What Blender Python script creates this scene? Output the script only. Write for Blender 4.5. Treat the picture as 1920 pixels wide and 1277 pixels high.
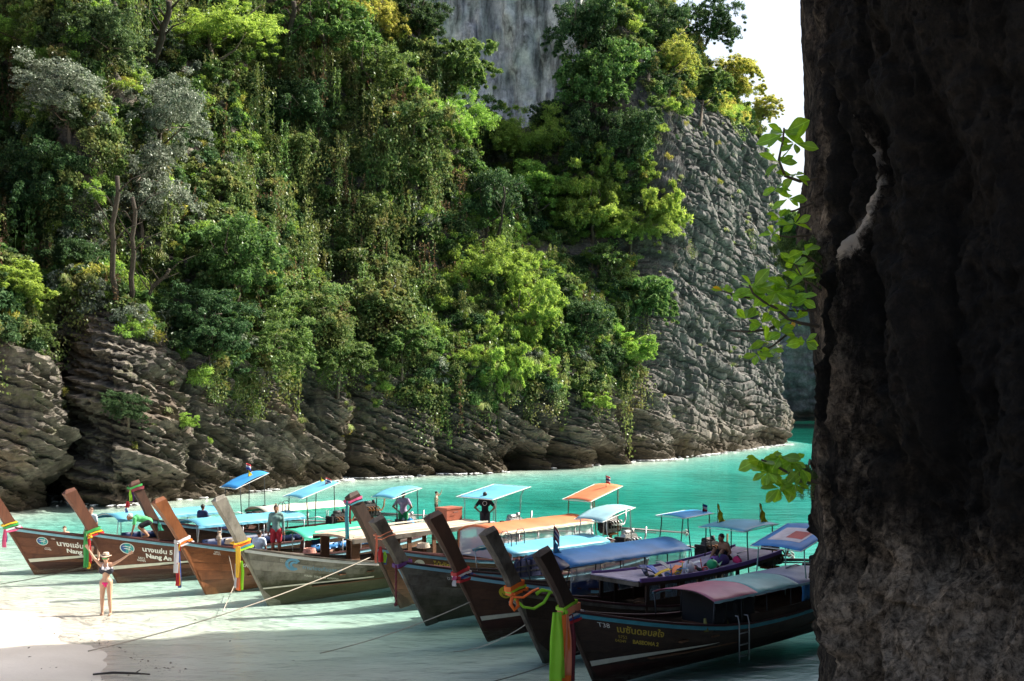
import bpy, bmesh, math, random
import numpy as np
from mathutils import Vector, Matrix, Euler, Quaternion

# ------------------------------------------------------------------ camera, sky, sun, exposure
for o in list(bpy.data.objects): bpy.data.objects.remove(o)
scene = bpy.context.scene
COL = scene.collection
F_PX, CAM_H, HOR = 2200.0, 6.2, 730.0          # focal length in photo pixels, eye height, horizon row
cam_d = bpy.data.cameras.new('camera'); cam = bpy.data.objects.new('camera', cam_d); COL.objects.link(cam)
cam.location = (0, 0, CAM_H); cam.rotation_euler = (math.radians(90), 0, 0)
cam_d.sensor_width = 36.0; cam_d.lens = 36.0*F_PX/1920.0
cam_d.shift_y = (HOR-638.5)/1920.0
cam_d.clip_start = 0.1; cam_d.clip_end = 3000
scene.camera = cam

SUN_AZ, SUN_EL = math.radians(68), math.radians(44)     # azimuth from +Y towards +X
world = bpy.data.worlds.new('World'); scene.world = world; world.use_nodes = True
wn = world.node_tree; wn.nodes.clear()
sky = wn.nodes.new('ShaderNodeTexSky'); sky.sky_type = 'NISHITA'; sky.sun_disc = False
sky.sun_elevation = SUN_EL; sky.sun_rotation = SUN_AZ; sky.air_density = 1.0; sky.dust_density = 6.0; sky.ozone_density = 1.0
bg = wn.nodes.new('ShaderNodeBackground'); bg.inputs[1].default_value = 0.13
wo = wn.nodes.new('ShaderNodeOutputWorld')
wn.links.new(sky.outputs[0], bg.inputs[0]); wn.links.new(bg.outputs[0], wo.inputs[0])
sun_d = bpy.data.lights.new('sun', 'SUN'); sun_d.energy = 5.0; sun_d.angle = math.radians(0.55); sun_d.color = (1.0, 0.95, 0.86)
sun = bpy.data.objects.new('sun', sun_d); COL.objects.link(sun)
SDIR = Vector((math.sin(SUN_AZ)*math.cos(SUN_EL), math.cos(SUN_AZ)*math.cos(SUN_EL), math.sin(SUN_EL)))
sun.rotation_euler = SDIR.to_track_quat('Z', 'Y').to_euler(); sun.location = (60, 30, 80)
scene.view_settings.view_transform = 'Standard'; scene.view_settings.look = 'None'
scene.view_settings.exposure = 1.2; scene.view_settings.gamma = 1.0
scene.view_settings.use_curve_mapping = False
scene.render.engine = 'CYCLES'
cy = scene.cycles
cy.max_bounces = 6; cy.diffuse_bounces = 3; cy.glossy_bounces = 3; cy.transmission_bounces = 3
cy.transparent_max_bounces = 16; cy.volume_bounces = 0
cy.caustics_reflective = False; cy.caustics_refractive = False
cy.sample_clamp_indirect = 4.0; cy.use_denoising = True
try:
    cy.denoiser = 'OPENIMAGEDENOISE'; cy.denoising_prefilter = 'ACCURATE'
except Exception: pass

# ------------------------------------------------------------------ helpers
rng = np.random.default_rng(11)
RND = random.Random(5)
def at(px, py, Y):                    # photo pixel at distance Y -> world point
    return Vector(((px-960)*Y/F_PX, Y, CAM_H-(py-HOR)*Y/F_PX))
def gnd(px, py, z=0.0):               # photo pixel on the level z -> world point
    Y = (CAM_H-z)*F_PX/(py-HOR); return Vector(((px-960)*Y/F_PX, Y, z))

def hash3(i, j, k, seed=0):
    i = i.astype(np.int64).astype(np.uint64); j = j.astype(np.int64).astype(np.uint64); k = k.astype(np.int64).astype(np.uint64)
    h = i*np.uint64(73856093) ^ j*np.uint64(19349663) ^ k*np.uint64(83492791) ^ np.uint64((seed*2654435761) & 0xffffffff)
    h &= np.uint64(0xffffffff)
    h = (h ^ (h >> np.uint64(15)))*np.uint64(0x85ebca6b) & np.uint64(0xffffffff)
    h = (h ^ (h >> np.uint64(13)))*np.uint64(0xc2b2ae35) & np.uint64(0xffffffff)
    h = h ^ (h >> np.uint64(16))
    return h.astype(np.float64)/4294967295.0
def vnoise(x, y, z, seed=0):
    x, y, z = np.broadcast_arrays(np.asarray(x, float), np.asarray(y, float), np.asarray(z, float))
    xi, yi, zi = np.floor(x), np.floor(y), np.floor(z)
    fx, fy, fz = x-xi, y-yi, z-zi
    fx, fy, fz = [f*f*f*(f*(f*6-15)+10) for f in (fx, fy, fz)]
    r = 0
    for a in (0, 1):
        for b in (0, 1):
            for c in (0, 1):
                w = (fx if a else 1-fx)*(fy if b else 1-fy)*(fz if c else 1-fz)
                r = r + w*hash3(xi+a, yi+b, zi+c, seed)
    return r*2-1
def fbm(x, y, z, octs=4, seed=0, gain=0.5):
    a, s, t = 1.0, 0.0, 0.0
    for o in range(octs):
        s = s + a*vnoise(x, y, z, seed+o*17); t += a
        x, y, z = x*2.03, y*2.03, z*2.03; a *= gain
    return s/t
def sstep(a, b, x):
    t = np.clip((np.asarray(x, float)-a)/(b-a), 0, 1); return t*t*(3-2*t)

def new_mesh(name, verts, faces, mats=(), smooth=False, fmat=None):
    me = bpy.data.meshes.new(name)
    verts = np.asarray(verts, np.float32).reshape(-1, 3)
    if isinstance(faces, np.ndarray):
        n, k = faces.shape
        me.vertices.add(len(verts)); me.vertices.foreach_set('co', verts.ravel())
        me.loops.add(n*k); me.loops.foreach_set('vertex_index', faces.astype(np.int32).ravel())
        me.polygons.add(n); me.polygons.foreach_set('loop_start', np.arange(0, n*k, k, dtype=np.int32))
        try: me.polygons.foreach_set('loop_total', np.full(n, k, np.int32))
        except Exception: pass
        me.update(calc_edges=True)
    else:
        me.from_pydata([tuple(map(float, v)) for v in verts], [], faces); me.update()
    for m in mats: me.materials.append(m)
    if fmat is not None: me.polygons.foreach_set('material_index', np.asarray(fmat, np.int32))
    if smooth: me.polygons.foreach_set('use_smooth', np.ones(len(me.polygons), bool))
    return me
def link(name, me, parent=None, loc=None, rot=None, scale=None):
    o = bpy.data.objects.new(name, me); COL.objects.link(o)
    if parent is not None: o.parent = parent
    if loc is not None: o.location = loc
    if rot is not None: o.rotation_euler = rot
    if scale is not None: o.scale = scale if hasattr(scale, '__len__') else (scale,)*3
    return o
def empty(name, loc=(0, 0, 0), rot=(0, 0, 0), scale=1.0):
    o = bpy.data.objects.new(name, None); COL.objects.link(o); o.location = loc; o.rotation_euler = rot; o.empty_display_size = 0.2
    o.scale = (scale,)*3 if not hasattr(scale, '__len__') else scale
    return o
LABELS = {}
def tag(o, label=None, cat=None, group=None, kind=None):
    if label: o['label'] = label
    if cat: o['category'] = cat
    if group: o['group'] = group
    if kind: o['kind'] = kind
    return o

class MB:
    """collects shapes, then links them as one mesh object"""
    def __init__(s): s.v, s.f, s.m = [], [], []; s.cur = 0
    def _add(s, vs, fs):
        b = len(s.v); s.v += [tuple(map(float, v)) for v in vs]; s.f += [tuple(b+i for i in f) for f in fs]; s.m += [s.cur]*len(fs); return s
    def box(s, c, size, rot=None, taper=1.0):
        hx, hy, hz = [d/2 for d in size]; R = rot if rot is not None else Matrix.Identity(3); c = Vector(c); vs = []
        for dz in (-1, 1):
            k = 1 if dz < 0 else taper
            for dx, dy in ((-1, -1), (1, -1), (1, 1), (-1, 1)): vs.append(c+R @ Vector((dx*hx*k, dy*hy*k, dz*hz)))
        return s._add(vs, [(3, 2, 1, 0), (4, 5, 6, 7), (0, 1, 5, 4), (1, 2, 6, 5), (2, 3, 7, 6), (3, 0, 4, 7)])
    def tube(s, pts, r, n=8, cap=True, flat=1.0):
        pts = [Vector(p) for p in pts]; rr = r if hasattr(r, '__len__') else [r]*len(pts); vs = []; up = None
        for i, p in enumerate(pts):
            t = (pts[min(i+1, len(pts)-1)]-pts[max(i-1, 0)])
            t = t.normalized() if t.length > 1e-9 else Vector((0, 0, 1))
            if up is None: up = Vector((0, 0, 1)) if abs(t.z) < 0.9 else Vector((1, 0, 0))
            a = t.cross(up); a = a.normalized() if a.length > 1e-6 else t.orthogonal().normalized()
            b = a.cross(t).normalized(); up = b
            for k in range(n):
                q = 2*math.pi*k/n; vs.append(p+(a*math.cos(q)+b*math.sin(q)*flat)*rr[i])
        fs = []
        for i in range(len(pts)-1):
            for k in range(n):
                k2 = (k+1) % n; fs.append((i*n+k, i*n+k2, (i+1)*n+k2, (i+1)*n+k))
        if cap: fs.append(tuple(range(n))[::-1]); fs.append(tuple((len(pts)-1)*n+k for k in range(n)))
        return s._add(vs, fs)
    def cyl(s, a, b, r, n=10, r2=None): return s.tube([a, b], [r, r if r2 is None else r2], n)
    def ell(s, c, rad, nu=12, nv=8, rot=None):
        c = Vector(c); R = rot if rot is not None else Matrix.Identity(3); vs = [c+R @ Vector((0, 0, -rad[2]))]
        for j in range(1, nv):
            a = -math.pi/2+math.pi*j/nv
            for i in range(nu):
                q = 2*math.pi*i/nu; vs.append(c+R @ Vector((rad[0]*math.cos(a)*math.cos(q), rad[1]*math.cos(a)*math.sin(q), rad[2]*math.sin(a))))
        vs.append(c+R @ Vector((0, 0, rad[2]))); fs = []
        for i in range(nu): fs.append((0, 1+(i+1) % nu, 1+i))
        for j in range(nv-2):
            for i in range(nu):
                a, b = 1+j*nu+i, 1+j*nu+(i+1) % nu; fs.append((a, b, b+nu, a+nu))
        t = len(vs)-1; b0 = 1+(nv-2)*nu
        for i in range(nu): fs.append((b0+i, b0+(i+1) % nu, t))
        return s._add(vs, fs)
    def grid(s, P, closed=False):                  # P[i][j] points
        n, m = len(P), len(P[0]); vs = [p for r in P for p in r]; fs = []
        for i in range(n-1):
            for j in range(m-1 if not closed else m):
                j2 = (j+1) % m; fs.append((i*m+j, i*m+j2, (i+1)*m+j2, (i+1)*m+j))
        return s._add(vs, fs)
    def slab(s, P, d):                             # a grid sheet with thickness d (vector or list of vectors per row)
        d = Vector(d); n, m = len(P), len(P[0]); b = len(P)*m
        top = [Vector(p) for r in P for p in r]; vs = top+[p-d for p in top]; fs = []
        for i in range(n-1):
            for j in range(m-1):
                q = (i*m+j, i*m+j+1, (i+1)*m+j+1, (i+1)*m+j); fs += [q, tuple(b+k for k in q[::-1])]
        for i in range(n-1):
            for j, fl in ((0, 0), (m-1, 1)):
                q = (i*m+j, (i+1)*m+j, b+(i+1)*m+j, b+i*m+j); fs.append(q if not fl else q[::-1])
        for j in range(m-1):
            for i, fl in ((0, 1), (n-1, 0)):
                q = (i*m+j, i*m+j+1, b+i*m+j+1, b+i*m+j); fs.append(q if not fl else q[::-1])
        return s._add(vs, fs)
    def build(s, name, mats, parent=None, smooth=False, loc=None, rot=None):
        mats = mats if isinstance(mats, (list, tuple)) else [mats]
        me = bpy.data.meshes.new(name); me.from_pydata(s.v, [], s.f); me.update()
        bm = bmesh.new(); bm.from_mesh(me); bmesh.ops.recalc_face_normals(bm, faces=bm.faces); bm.to_mesh(me); bm.free()
        for m in mats: me.materials.append(m)
        if len(mats) > 1: me.polygons.foreach_set('material_index', s.m)
        if smooth: me.polygons.foreach_set('use_smooth', [True]*len(me.polygons))
        return link(name, me, parent, loc, rot)

# ------------------------------------------------------------------ materials
def mat(name):
    m = bpy.data.materials.new(name); m.use_nodes = True; nt = m.node_tree; nt.nodes.clear()
    return m, nt, nt.nodes, nt.links
def nd(nt, t, **kw):
    n = nt.nodes.new(t)
    for k, v in kw.items():
        if k.startswith('i_'): n.inputs[int(k[2:]) if k[2:].isdigit() else k[2:].replace('_', ' ')].default_value = v
        else: setattr(n, k, v)
    return n
def ramp(nt, stops, interp='LINEAR'):
    r = nt.nodes.new('ShaderNodeValToRGB'); r.color_ramp.interpolation = interp; e = r.color_ramp.elements
    while len(e) < len(stops): e.new(0.5)
    for i, (p, c) in enumerate(stops):
        e[i].position = p; e[i].color = (*c, 1) if len(c) == 3 else c
    return r
def mixc(nt, a, b, fac, mode='MIX'):
    m = nt.nodes.new('ShaderNodeMix'); m.data_type = 'RGBA'; m.blend_type = mode
    for sock, v in ((m.inputs[6], a), (m.inputs[7], b), (m.inputs[0], fac)):
        if hasattr(v, 'links') or hasattr(v, 'is_linked'): nt.links.new(v, sock)
        elif isinstance(v, (int, float)): sock.default_value = v
        else: sock.default_value = (*v, 1)
    return m.outputs[2]
def noise(nt, vec, scale, detail=5, rough=0.6, dist=0.0):
    n = nd(nt, 'ShaderNodeTexNoise'); n.inputs['Scale'].default_value = scale; n.inputs['Detail'].default_value = detail
    n.inputs['Roughness'].default_value = rough; n.inputs['Distortion'].default_value = dist
    if vec is not None: nt.links.new(vec, n.inputs['Vector'])
    return n.outputs[0]
def mapping(nt, vec, scale=(1, 1, 1), rot=(0, 0, 0), loc=(0, 0, 0)):
    m = nd(nt, 'ShaderNodeMapping'); m.inputs['Scale'].default_value = scale; m.inputs['Rotation'].default_value = rot; m.inputs['Location'].default_value = loc
    nt.links.new(vec, m.inputs['Vector']); return m.outputs[0]
def mathn(nt, op, a, b=None, c=None):
    m = nd(nt, 'ShaderNodeMath', operation=op)
    for i, v in enumerate((a, b, c)):
        if v is None: continue
        if isinstance(v, (int, float)): m.inputs[i].default_value = v
        else: nt.links.new(v, m.inputs[i])
    return m.outputs[0]
def princ(nt, col, rough=0.6, spec=0.4, metal=0.0, bump=None, bstr=0.3, bdist=0.05):
    p = nd(nt, 'ShaderNodeBsdfPrincipled')
    if hasattr(col, 'is_linked'): nt.links.new(col, p.inputs['Base Color'])
    else: p.inputs['Base Color'].default_value = (*col, 1)
    if hasattr(rough, 'is_linked'): nt.links.new(rough, p.inputs['Roughness'])
    else: p.inputs['Roughness'].default_value = rough
    p.inputs['Specular IOR Level'].default_value = spec; p.inputs['Metallic'].default_value = metal
    if bump is not None:
        b = nd(nt, 'ShaderNodeBump'); b.inputs['Strength'].default_value = bstr; b.inputs['Distance'].default_value = bdist
        nt.links.new(bump, b.inputs['Height']); nt.links.new(b.outputs[0], p.inputs['Normal'])
    return p
def out(nt, sh, vol=None):
    o = nd(nt, 'ShaderNodeOutputMaterial'); 
    if sh is not None: nt.links.new(sh, o.inputs[0])
    if vol is not None: nt.links.new(vol, o.inputs[1])
def objcoord(nt): return nd(nt, 'ShaderNodeTexCoord').outputs['Object']
def worldpos(nt): return nd(nt, 'ShaderNodeNewGeometry').outputs['Position']
MATS = {}
def simple(name, col, rough=0.6, spec=0.35, metal=0.0, var=0.25, scale=3.0, bstr=0.15):
    """plain coloured material with procedural wear"""
    if name in MATS: return MATS[name]
    m, nt, N, L = mat(name); co = objcoord(nt)
    n1 = noise(nt, co, scale, 6, 0.65); n2 = noise(nt, co, scale*9, 3, 0.6)
    a = tuple(c*(1-var) for c in col); b = tuple(min(1, c*(1+var*0.6)) for c in col)
    r = ramp(nt, [(0.3, a), (0.7, b)]); L.new(n1, r.inputs[0])
    rr = nd(nt, 'ShaderNodeMapRange', i_3=max(0.05, rough-0.12), i_4=min(1, rough+0.15)); L.new(n2, rr.inputs[0])
    p = princ(nt, r.outputs[0], rr.outputs[0], spec, metal, n2, bstr, 0.01); out(nt, p.outputs[0]); MATS[name] = m
    return m
# ------------------------------------------------------------------ rock materials
def rock_material(name, stops, streak=0.35, wet=True, moss=0.0, scale=1.0, brown=0.4, mosscol=(0.10, 0.12, 0.03)):
    m, nt, N, L = mat(name); P = worldpos(nt)
    n1 = noise(nt, P, 0.55*scale, 8, 0.68, 0.6); n2 = noise(nt, P, 3.5*scale, 8, 0.7); n3 = noise(nt, mapping(nt, P, (1, 1, 0.12)), 1.1*scale, 6, 0.65)
    r = ramp(nt, stops); L.new(mathn(nt, 'ADD', mathn(nt, 'MULTIPLY', n1, 0.55), mathn(nt, 'MULTIPLY', n2, 0.45)), r.inputs[0])
    c = r.outputs[0]
    rb = ramp(nt, [(0.52, (0, 0, 0)), (0.72, (1, 1, 1))]); L.new(noise(nt, P, 0.23*scale, 5, 0.6), rb.inputs[0])
    c = mixc(nt, c, (0.20, 0.12, 0.06), mathn(nt, 'MULTIPLY', rb.outputs[0], brown))                     # iron-brown zones
    rs = ramp(nt, [(0.35, (1, 1, 1)), (0.58, (0, 0, 0))]); L.new(n3, rs.inputs[0])
    c = mixc(nt, c, (0.035, 0.035, 0.033), mathn(nt, 'MULTIPLY', rs.outputs[0], streak))                  # black water streaks
    rl = ramp(nt, [(0.60, (0, 0, 0)), (0.74, (1, 1, 1))]); L.new(noise(nt, P, 1.7*scale, 6, 0.7), rl.inputs[0])
    c = mixc(nt, c, (0.44, 0.42, 0.38), mathn(nt, 'MULTIPLY', rl.outputs[0], 0.35))
    if name == 'strata_rock':
        ah = nd(nt, 'ShaderNodeAttribute', attribute_name='headland'); rh = ramp(nt, [(0.38, (0.026, 0.025, 0.024)), (0.50, (0.075, 0.074, 0.071)), (0.58, (0.145, 0.14, 0.132)), (0.70, (0.36, 0.35, 0.32))]); L.new(mathn(nt, 'ADD', mathn(nt, 'MULTIPLY', n1, 0.35), mathn(nt, 'ADD', mathn(nt, 'MULTIPLY', n2, 0.35), mathn(nt, 'MULTIPLY', n3, 0.3))), rh.inputs[0]); c = mixc(nt, c, rh.outputs[0], ah.outputs['Fac'])                       # pale lichen and lime
    if moss:
        rm = ramp(nt, [(0.55, (0, 0, 0)), (0.68, (1, 1, 1))]); L.new(noise(nt, P, 0.8*scale, 6, 0.7), rm.inputs[0])
        c = mixc(nt, c, mosscol, mathn(nt, 'MULTIPLY', rm.outputs[0], moss))
    if wet:                                                                                               # tide mark: a dark band of algae above the water
        sep = nd(nt, 'ShaderNodeSeparateXYZ'); L.new(P, sep.inputs[0])
        w = nd(nt, 'ShaderNodeMapRange', i_1=0.45, i_2=1.3, i_3=0.8, i_4=0.0)
        L.new(mathn(nt, 'ADD', sep.outputs[2], mathn(nt, 'MULTIPLY', n1, -0.8)), w.inputs[0])
        c = mixc(nt, c, (0.045, 0.035, 0.02), w.outputs[0])
    bmp = mathn(nt, 'ADD', mathn(nt, 'MULTIPLY', n2, 0.6), mathn(nt, 'MULTIPLY', noise(nt, P, 14*scale, 6, 0.7), 0.4))
    p = princ(nt, c, 0.85, 0.25, 0, bmp, 0.9, 0.12); out(nt, p.outputs[0]); return m
M_ROCK = rock_material('strata_rock', [(0.30, (0.032, 0.028, 0.023)), (0.47, (0.095, 0.082, 0.066)), (0.60, (0.20, 0.178, 0.145)), (0.78, (0.38, 0.35, 0.30))], 0.65, True, 0.35, 1.0, 0.45)
M_LIME = rock_material('limestone_wall', [(0.34, (0.16, 0.165, 0.175)), (0.5, (0.46, 0.46, 0.46)), (0.66, (0.74, 0.73, 0.70))], 0.9, False, 0.18, 0.5, 0.3, (0.06, 0.09, 0.04))
M_FAR = rock_material('far_rock', [(0.36, (0.05, 0.052, 0.056)), (0.52, (0.15, 0.15, 0.15)), (0.68, (0.32, 0.31, 0.30))], 0.7, True, 0.35, 0.45, 0.3, (0.05, 0.06, 0.03))

# ------------------------------------------------------------------ sheets of cliff
def smooth_path(pts, step, sig):
    pts = np.array(pts, float); seg = np.r_[0, np.cumsum(np.hypot(*np.diff(pts[:, :2], axis=0).T))]
    u = np.arange(0, seg[-1], step); P = np.c_[np.interp(u, seg, pts[:, 0]), np.interp(u, seg, pts[:, 1])]
    k = int(3*sig/step); w = np.exp(-0.5*(np.arange(-k, k+1)*step/sig)**2); w /= w.sum()
    Q = np.c_[[np.convolve(np.pad(P[:, i], k, mode='edge'), w, 'valid') for i in (0, 1)]].T
    return u, Q, seg
def normals2(P, sig_n):
    d = np.gradient(P, axis=0); d /= np.linalg.norm(d, axis=1, keepdims=True)+1e-9
    n = np.c_[d[:, 1], -d[:, 0]]
    if sig_n > 0:
        k = 3*sig_n; w = np.exp(-0.5*(np.arange(-k, k+1)/sig_n)**2); w /= w.sum()
        n = np.c_[[np.convolve(np.pad(n[:, i], k, mode='edge'), w, 'valid') for i in (0, 1)]].T
        n /= np.linalg.norm(n, axis=1, keepdims=True)
    return n
def strata(U, Z, thick=0.42, tilt=0.3, seed=1, blen=1.6, k=(0.34, 0.42, 0.44, 0.55), lip=0.85):
    """layered ledges: relief in metres of tilted beds broken into blocks"""
    w = fbm(U*0.05, Z*0.05, 0, 3, seed)*2.4+fbm(U*0.4, Z*0.4, 3, 3, seed+2)*0.12
    S = (Z+tilt*U+w)/thick
    S = S+0.35*fbm(S*0.7, U*0.02, 1, 2, seed+5)
    n = np.floor(S); f = S-n
    prof = (1-0.53*lip)*(1-np.abs(2*f-1)**9.0)+lip*f
    lay = hash3(n, n*0, n*0, seed)-0.5
    bl = blen*(0.6+0.9*hash3(n, n*0+5, n*0, seed+1))
    B = U/bl+hash3(n, n*0+9, n*0, seed+3)*7+0.35*fbm(U*0.8, Z*0.8, 5, 2, seed+8)
    m = np.floor(B); g = B-m; gap = 1-np.abs(2*g-1)**9.0
    blk = hash3(n, m, n*0+2, seed+4)-0.5
    blk2 = hash3(np.floor(S*0.31), np.floor(U/4.3+hash3(np.floor(S*0.31), n*0, n*0, seed+6)*3), n*0, seed+11)-0.5
    return k[0]*prof*(0.4+0.6*gap)+k[1]*lay+k[2]*blk+k[3]*blk2

main_pts = [gnd(-420, 1000)[:], gnd(-250, 985)[:], gnd(-60, 962)[:], gnd(0, 958)[:], gnd(88, 942)[:], gnd(122, 922)[:], gnd(160, 944)[:], gnd(250, 946)[:], gnd(420, 925)[:], gnd(560, 906)[:],
            gnd(700, 893)[:], gnd(880, 886)[:], gnd(1060, 878)[:], gnd(1180, 868)[:], gnd(1320, 851)[:], gnd(1452, 834)[:], (32.4, 140, 0), (32.2, 150, 0), (27.5, 175, 0)]
PXK = [-420, -250, -60, 0, 88, 122, 160, 250, 420, 560, 700, 880, 1060, 1180, 1320, 1448, 1475, 1500, 1600]     # photo columns of those base points
cu, cP, cseg = smooth_path(main_pts, 0.19, 1.0)
cpx = np.interp(cu, cseg, PXK)                                     # column -> photo column of its foot
n_fine = normals2(cP, 6); n_big = normals2(cP, 55)
zr = np.r_[np.arange(-8, -1.2, 0.8), np.arange(-1.2, 10, 0.115), np.arange(10, 46, 0.125), np.arange(46, 66, 0.4)]
ztop = np.interp(cpx, [-420, 700, 860, 960, 1020, 1080, 1130, 1180, 1220, 1250, 1290, 1370, 1420, 1450, 1500, 1600], [64, 64, 58, 48, 41, 35, 31, 30, 31, 38, 56, 54, 46, 39, 38, 42])
Z = zr[:, None]*np.ones_like(cu)[None]; U = np.ones_like(zr)[:, None]*cu[None]; PX = np.ones_like(zr)[:, None]*cpx[None]
Z = np.where(Z > 10, 10+(Z-10)*((ztop-10)/(zr[-1]-10))[None], Z)
head = sstep(1195, 1275, PX)                                        # 0 wooded slope, 1 bare headland wall
slope = 0.20*np.clip(Z, 0, 7.5)+0.75*np.clip(Z-7.5, 0, 4.5)+0.48*np.clip(Z-12, 0, 80)
slope_h = 0.10*np.clip(Z, 0, 6)+0.03*np.clip(Z-6, 0, 26)+0.55*np.clip(Z-32, 0, 60)
gully = np.exp(-((PX-1160)/60.0)**2)*np.clip(Z-12, 0, 60)*0.45
back = slope*(1-head)+slope_h*head+gully*(1-0.7*head)
back += -0.9*np.exp(-((Z-0.9)/0.7)**2)*-1.0*(0.6+0.4*vnoise(U*0.2, 0, 0, 3))            # sea notch at the waterline
# buttresses and clefts
but = 0
for px0, wdt, dep in ((122, 16, 4.5), (352, 16, 1.2), (662, 13, 2.6), (836, 22, 1.5), (1000, 40, 1.2), (1064, 12, 2.6), (1186, 13, 2.4), (1262, 14, 1.0), (1350, 16, 0.8)):
    but = but+dep*np.exp(-(np.abs(PX-px0-(Z-3)*4.5*math.sin(px0)-14*fbm(Z*0.35, PX*0.01, 1, 3, int(px0)))/wdt)**1.5)*(1-sstep(6, 14, Z) if px0 > 200 else 1-sstep(12, 22, Z))
back += 2.6*np.exp(-((PX-1002)/36.0)**2-((Z-0.3)/1.6)**2)+1.6*np.exp(-((PX-1140)/26.0)**2-((Z-0.3)/1.2)**2)    # dark sea caves
back = back+but*(0.75+0.25*vnoise(U*0.5, Z*0.5, 0, 9))
back -= 2.3*np.exp(-((PX-30)/75)**2)*sstep(0, 4, Z)*(1-sstep(16, 28, Z))                 # left pillar stands forward
for px0, wd0, z0, z1, dp in ((705, 24, 8, 32, 6.0), (318, 26, 9, 26, 4.5), (500, 20, 16, 40, 4.0), (880, 22, 8, 24, 3.5)):      # shaded gullies in the wooded slope
    back = back+dp*np.exp(-np.abs((PX-px0)/wd0)**2)*sstep(z0, z0+5, Z)*(1-sstep(z1-5, z1+5, Z))
big = fbm(U*0.085, Z*0.085, 0.3, 4, 21)*4.6*sstep(5, 16, Z)*(1-0.75*head)+fbm(U*0.28, Z*0.28, 2.2, 4, 23)*(0.75+0.5*sstep(8, 14, Z)*(1-head))
flat = 1-0.85*sstep(13, 17, Z)*(1-head)                              # under the forest the beds are soft
tiltm = 0.33-0.10*head
rel = (strata(U, Z, 0.50, 0.42, 1, 3.4, (0.40, 0.50, 0.42, 0.85))*1.25+0.6*strata(U, Z, 0.25, 0.41, 13, 1.4))*(1-head)*flat+(strata(U, Z, 0.74, 0.22, 7, 5.0, (0.52, 0.36, 0.28, 0.30), 0.12)+strata(U, Z, 2.9, 0.22, 19, 9.0, (0.45, 0.95, 0.6, 0.4), 0.2)-0.5*np.exp(-(fbm(U*0.55+0.1*Z, Z*0.05, 3, 3, 47)/0.06)**2))*head
rel += (0.26-0.16*head)*fbm(U*1.1, Z*1.1, 5, 4, 31)+(0.09-0.06*head)*fbm(U*5, Z*5, 1, 2, 33)
rel *= 1-0.5*np.exp(-(Z/0.5)**2)
Xc = cP[:, 0][None]-n_big[:, 0][None]*(back-big)+n_fine[:, 0][None]*rel
Yc = cP[:, 1][None]-n_big[:, 1][None]*(back-big)+n_fine[:, 1][None]*rel
Zc = Z+0.10*fbm(U*1.3, Z*1.3, 9, 2, 41)
CL = np.stack([Xc, Yc, Zc], -1)                                      # rows x columns x 3
def grid_faces(nr, nc):
    i = np.arange(nr-1)[:, None]*nc+np.arange(nc-1)[None]
    return np.stack([i, i+1, i+1+nc, i+nc], -1).reshape(-1, 4)
cliff = link('cliff', new_mesh('cliff', CL.reshape(-1, 3), grid_faces(*CL.shape[:2]), [M_ROCK], True))
a = cliff.data.attributes.new('headland', 'FLOAT', 'POINT'); a.data.foreach_set('value', (head*0.9*sstep(1.5, 7, Z)).astype(np.float32).ravel())
cliff.data.polygons.foreach_set('use_smooth', np.zeros(len(cliff.data.polygons), bool))
tag(cliff, 'layered grey and brown rock cliff rising from the turquoise water', kind='structure')
# look-up: photo pixel -> nearest point of the cliff seen there
_pp = np.stack([960+F_PX*CL[..., 0]/CL[..., 1], HOR-F_PX*(CL[..., 2]-CAM_H)/CL[..., 1]], -1)
_du = np.gradient(CL, axis=1); _dz = np.gradient(CL, axis=0); CN = np.cross(_du, _dz); CN /= np.linalg.norm(CN, axis=-1, keepdims=True)+1e-9
def on_cliff(px, py, rad=14):
    d = np.hypot(_pp[..., 0]-px, _pp[..., 1]-py)
    ok = d < rad
    if not ok.any():
        k = np.unravel_index(np.argmin(d), d.shape)
    else:
        dd = np.where(ok, CL[..., 1]+d*0.05, 1e9); k = np.unravel_index(np.argmin(dd), dd.shape)
    return Vector(CL[k]), k

def wall(name, pts, step, sig, z0, z1, dz, relief, m, label, ztopf=None, lean=0.0, smooth=False):
    u, P, seg = smooth_path(pts, step, sig); n = normals2(P, 4); z = np.arange(z0, z1, dz)
    Zg = z[:, None]*np.ones_like(u)[None]; Ug = np.ones_like(z)[:, None]*u[None]
    if ztopf is not None:
        t = ztopf(u); Zg = z0+(Zg-z0)*((t-z0)/(z1-z0))[None]
    r = relief(Ug, Zg)-lean*np.clip(Zg, 0, 999)
    V = np.stack([P[:, 0][None]+n[:, 0][None]*r, P[:, 1][None]+n[:, 1][None]*r, Zg], -1)
    o = link(name, new_mesh(name, V.reshape(-1, 3), grid_faces(*V.shape[:2]), [m], smooth)); tag(o, label, kind='structure')
    return o, V
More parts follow.
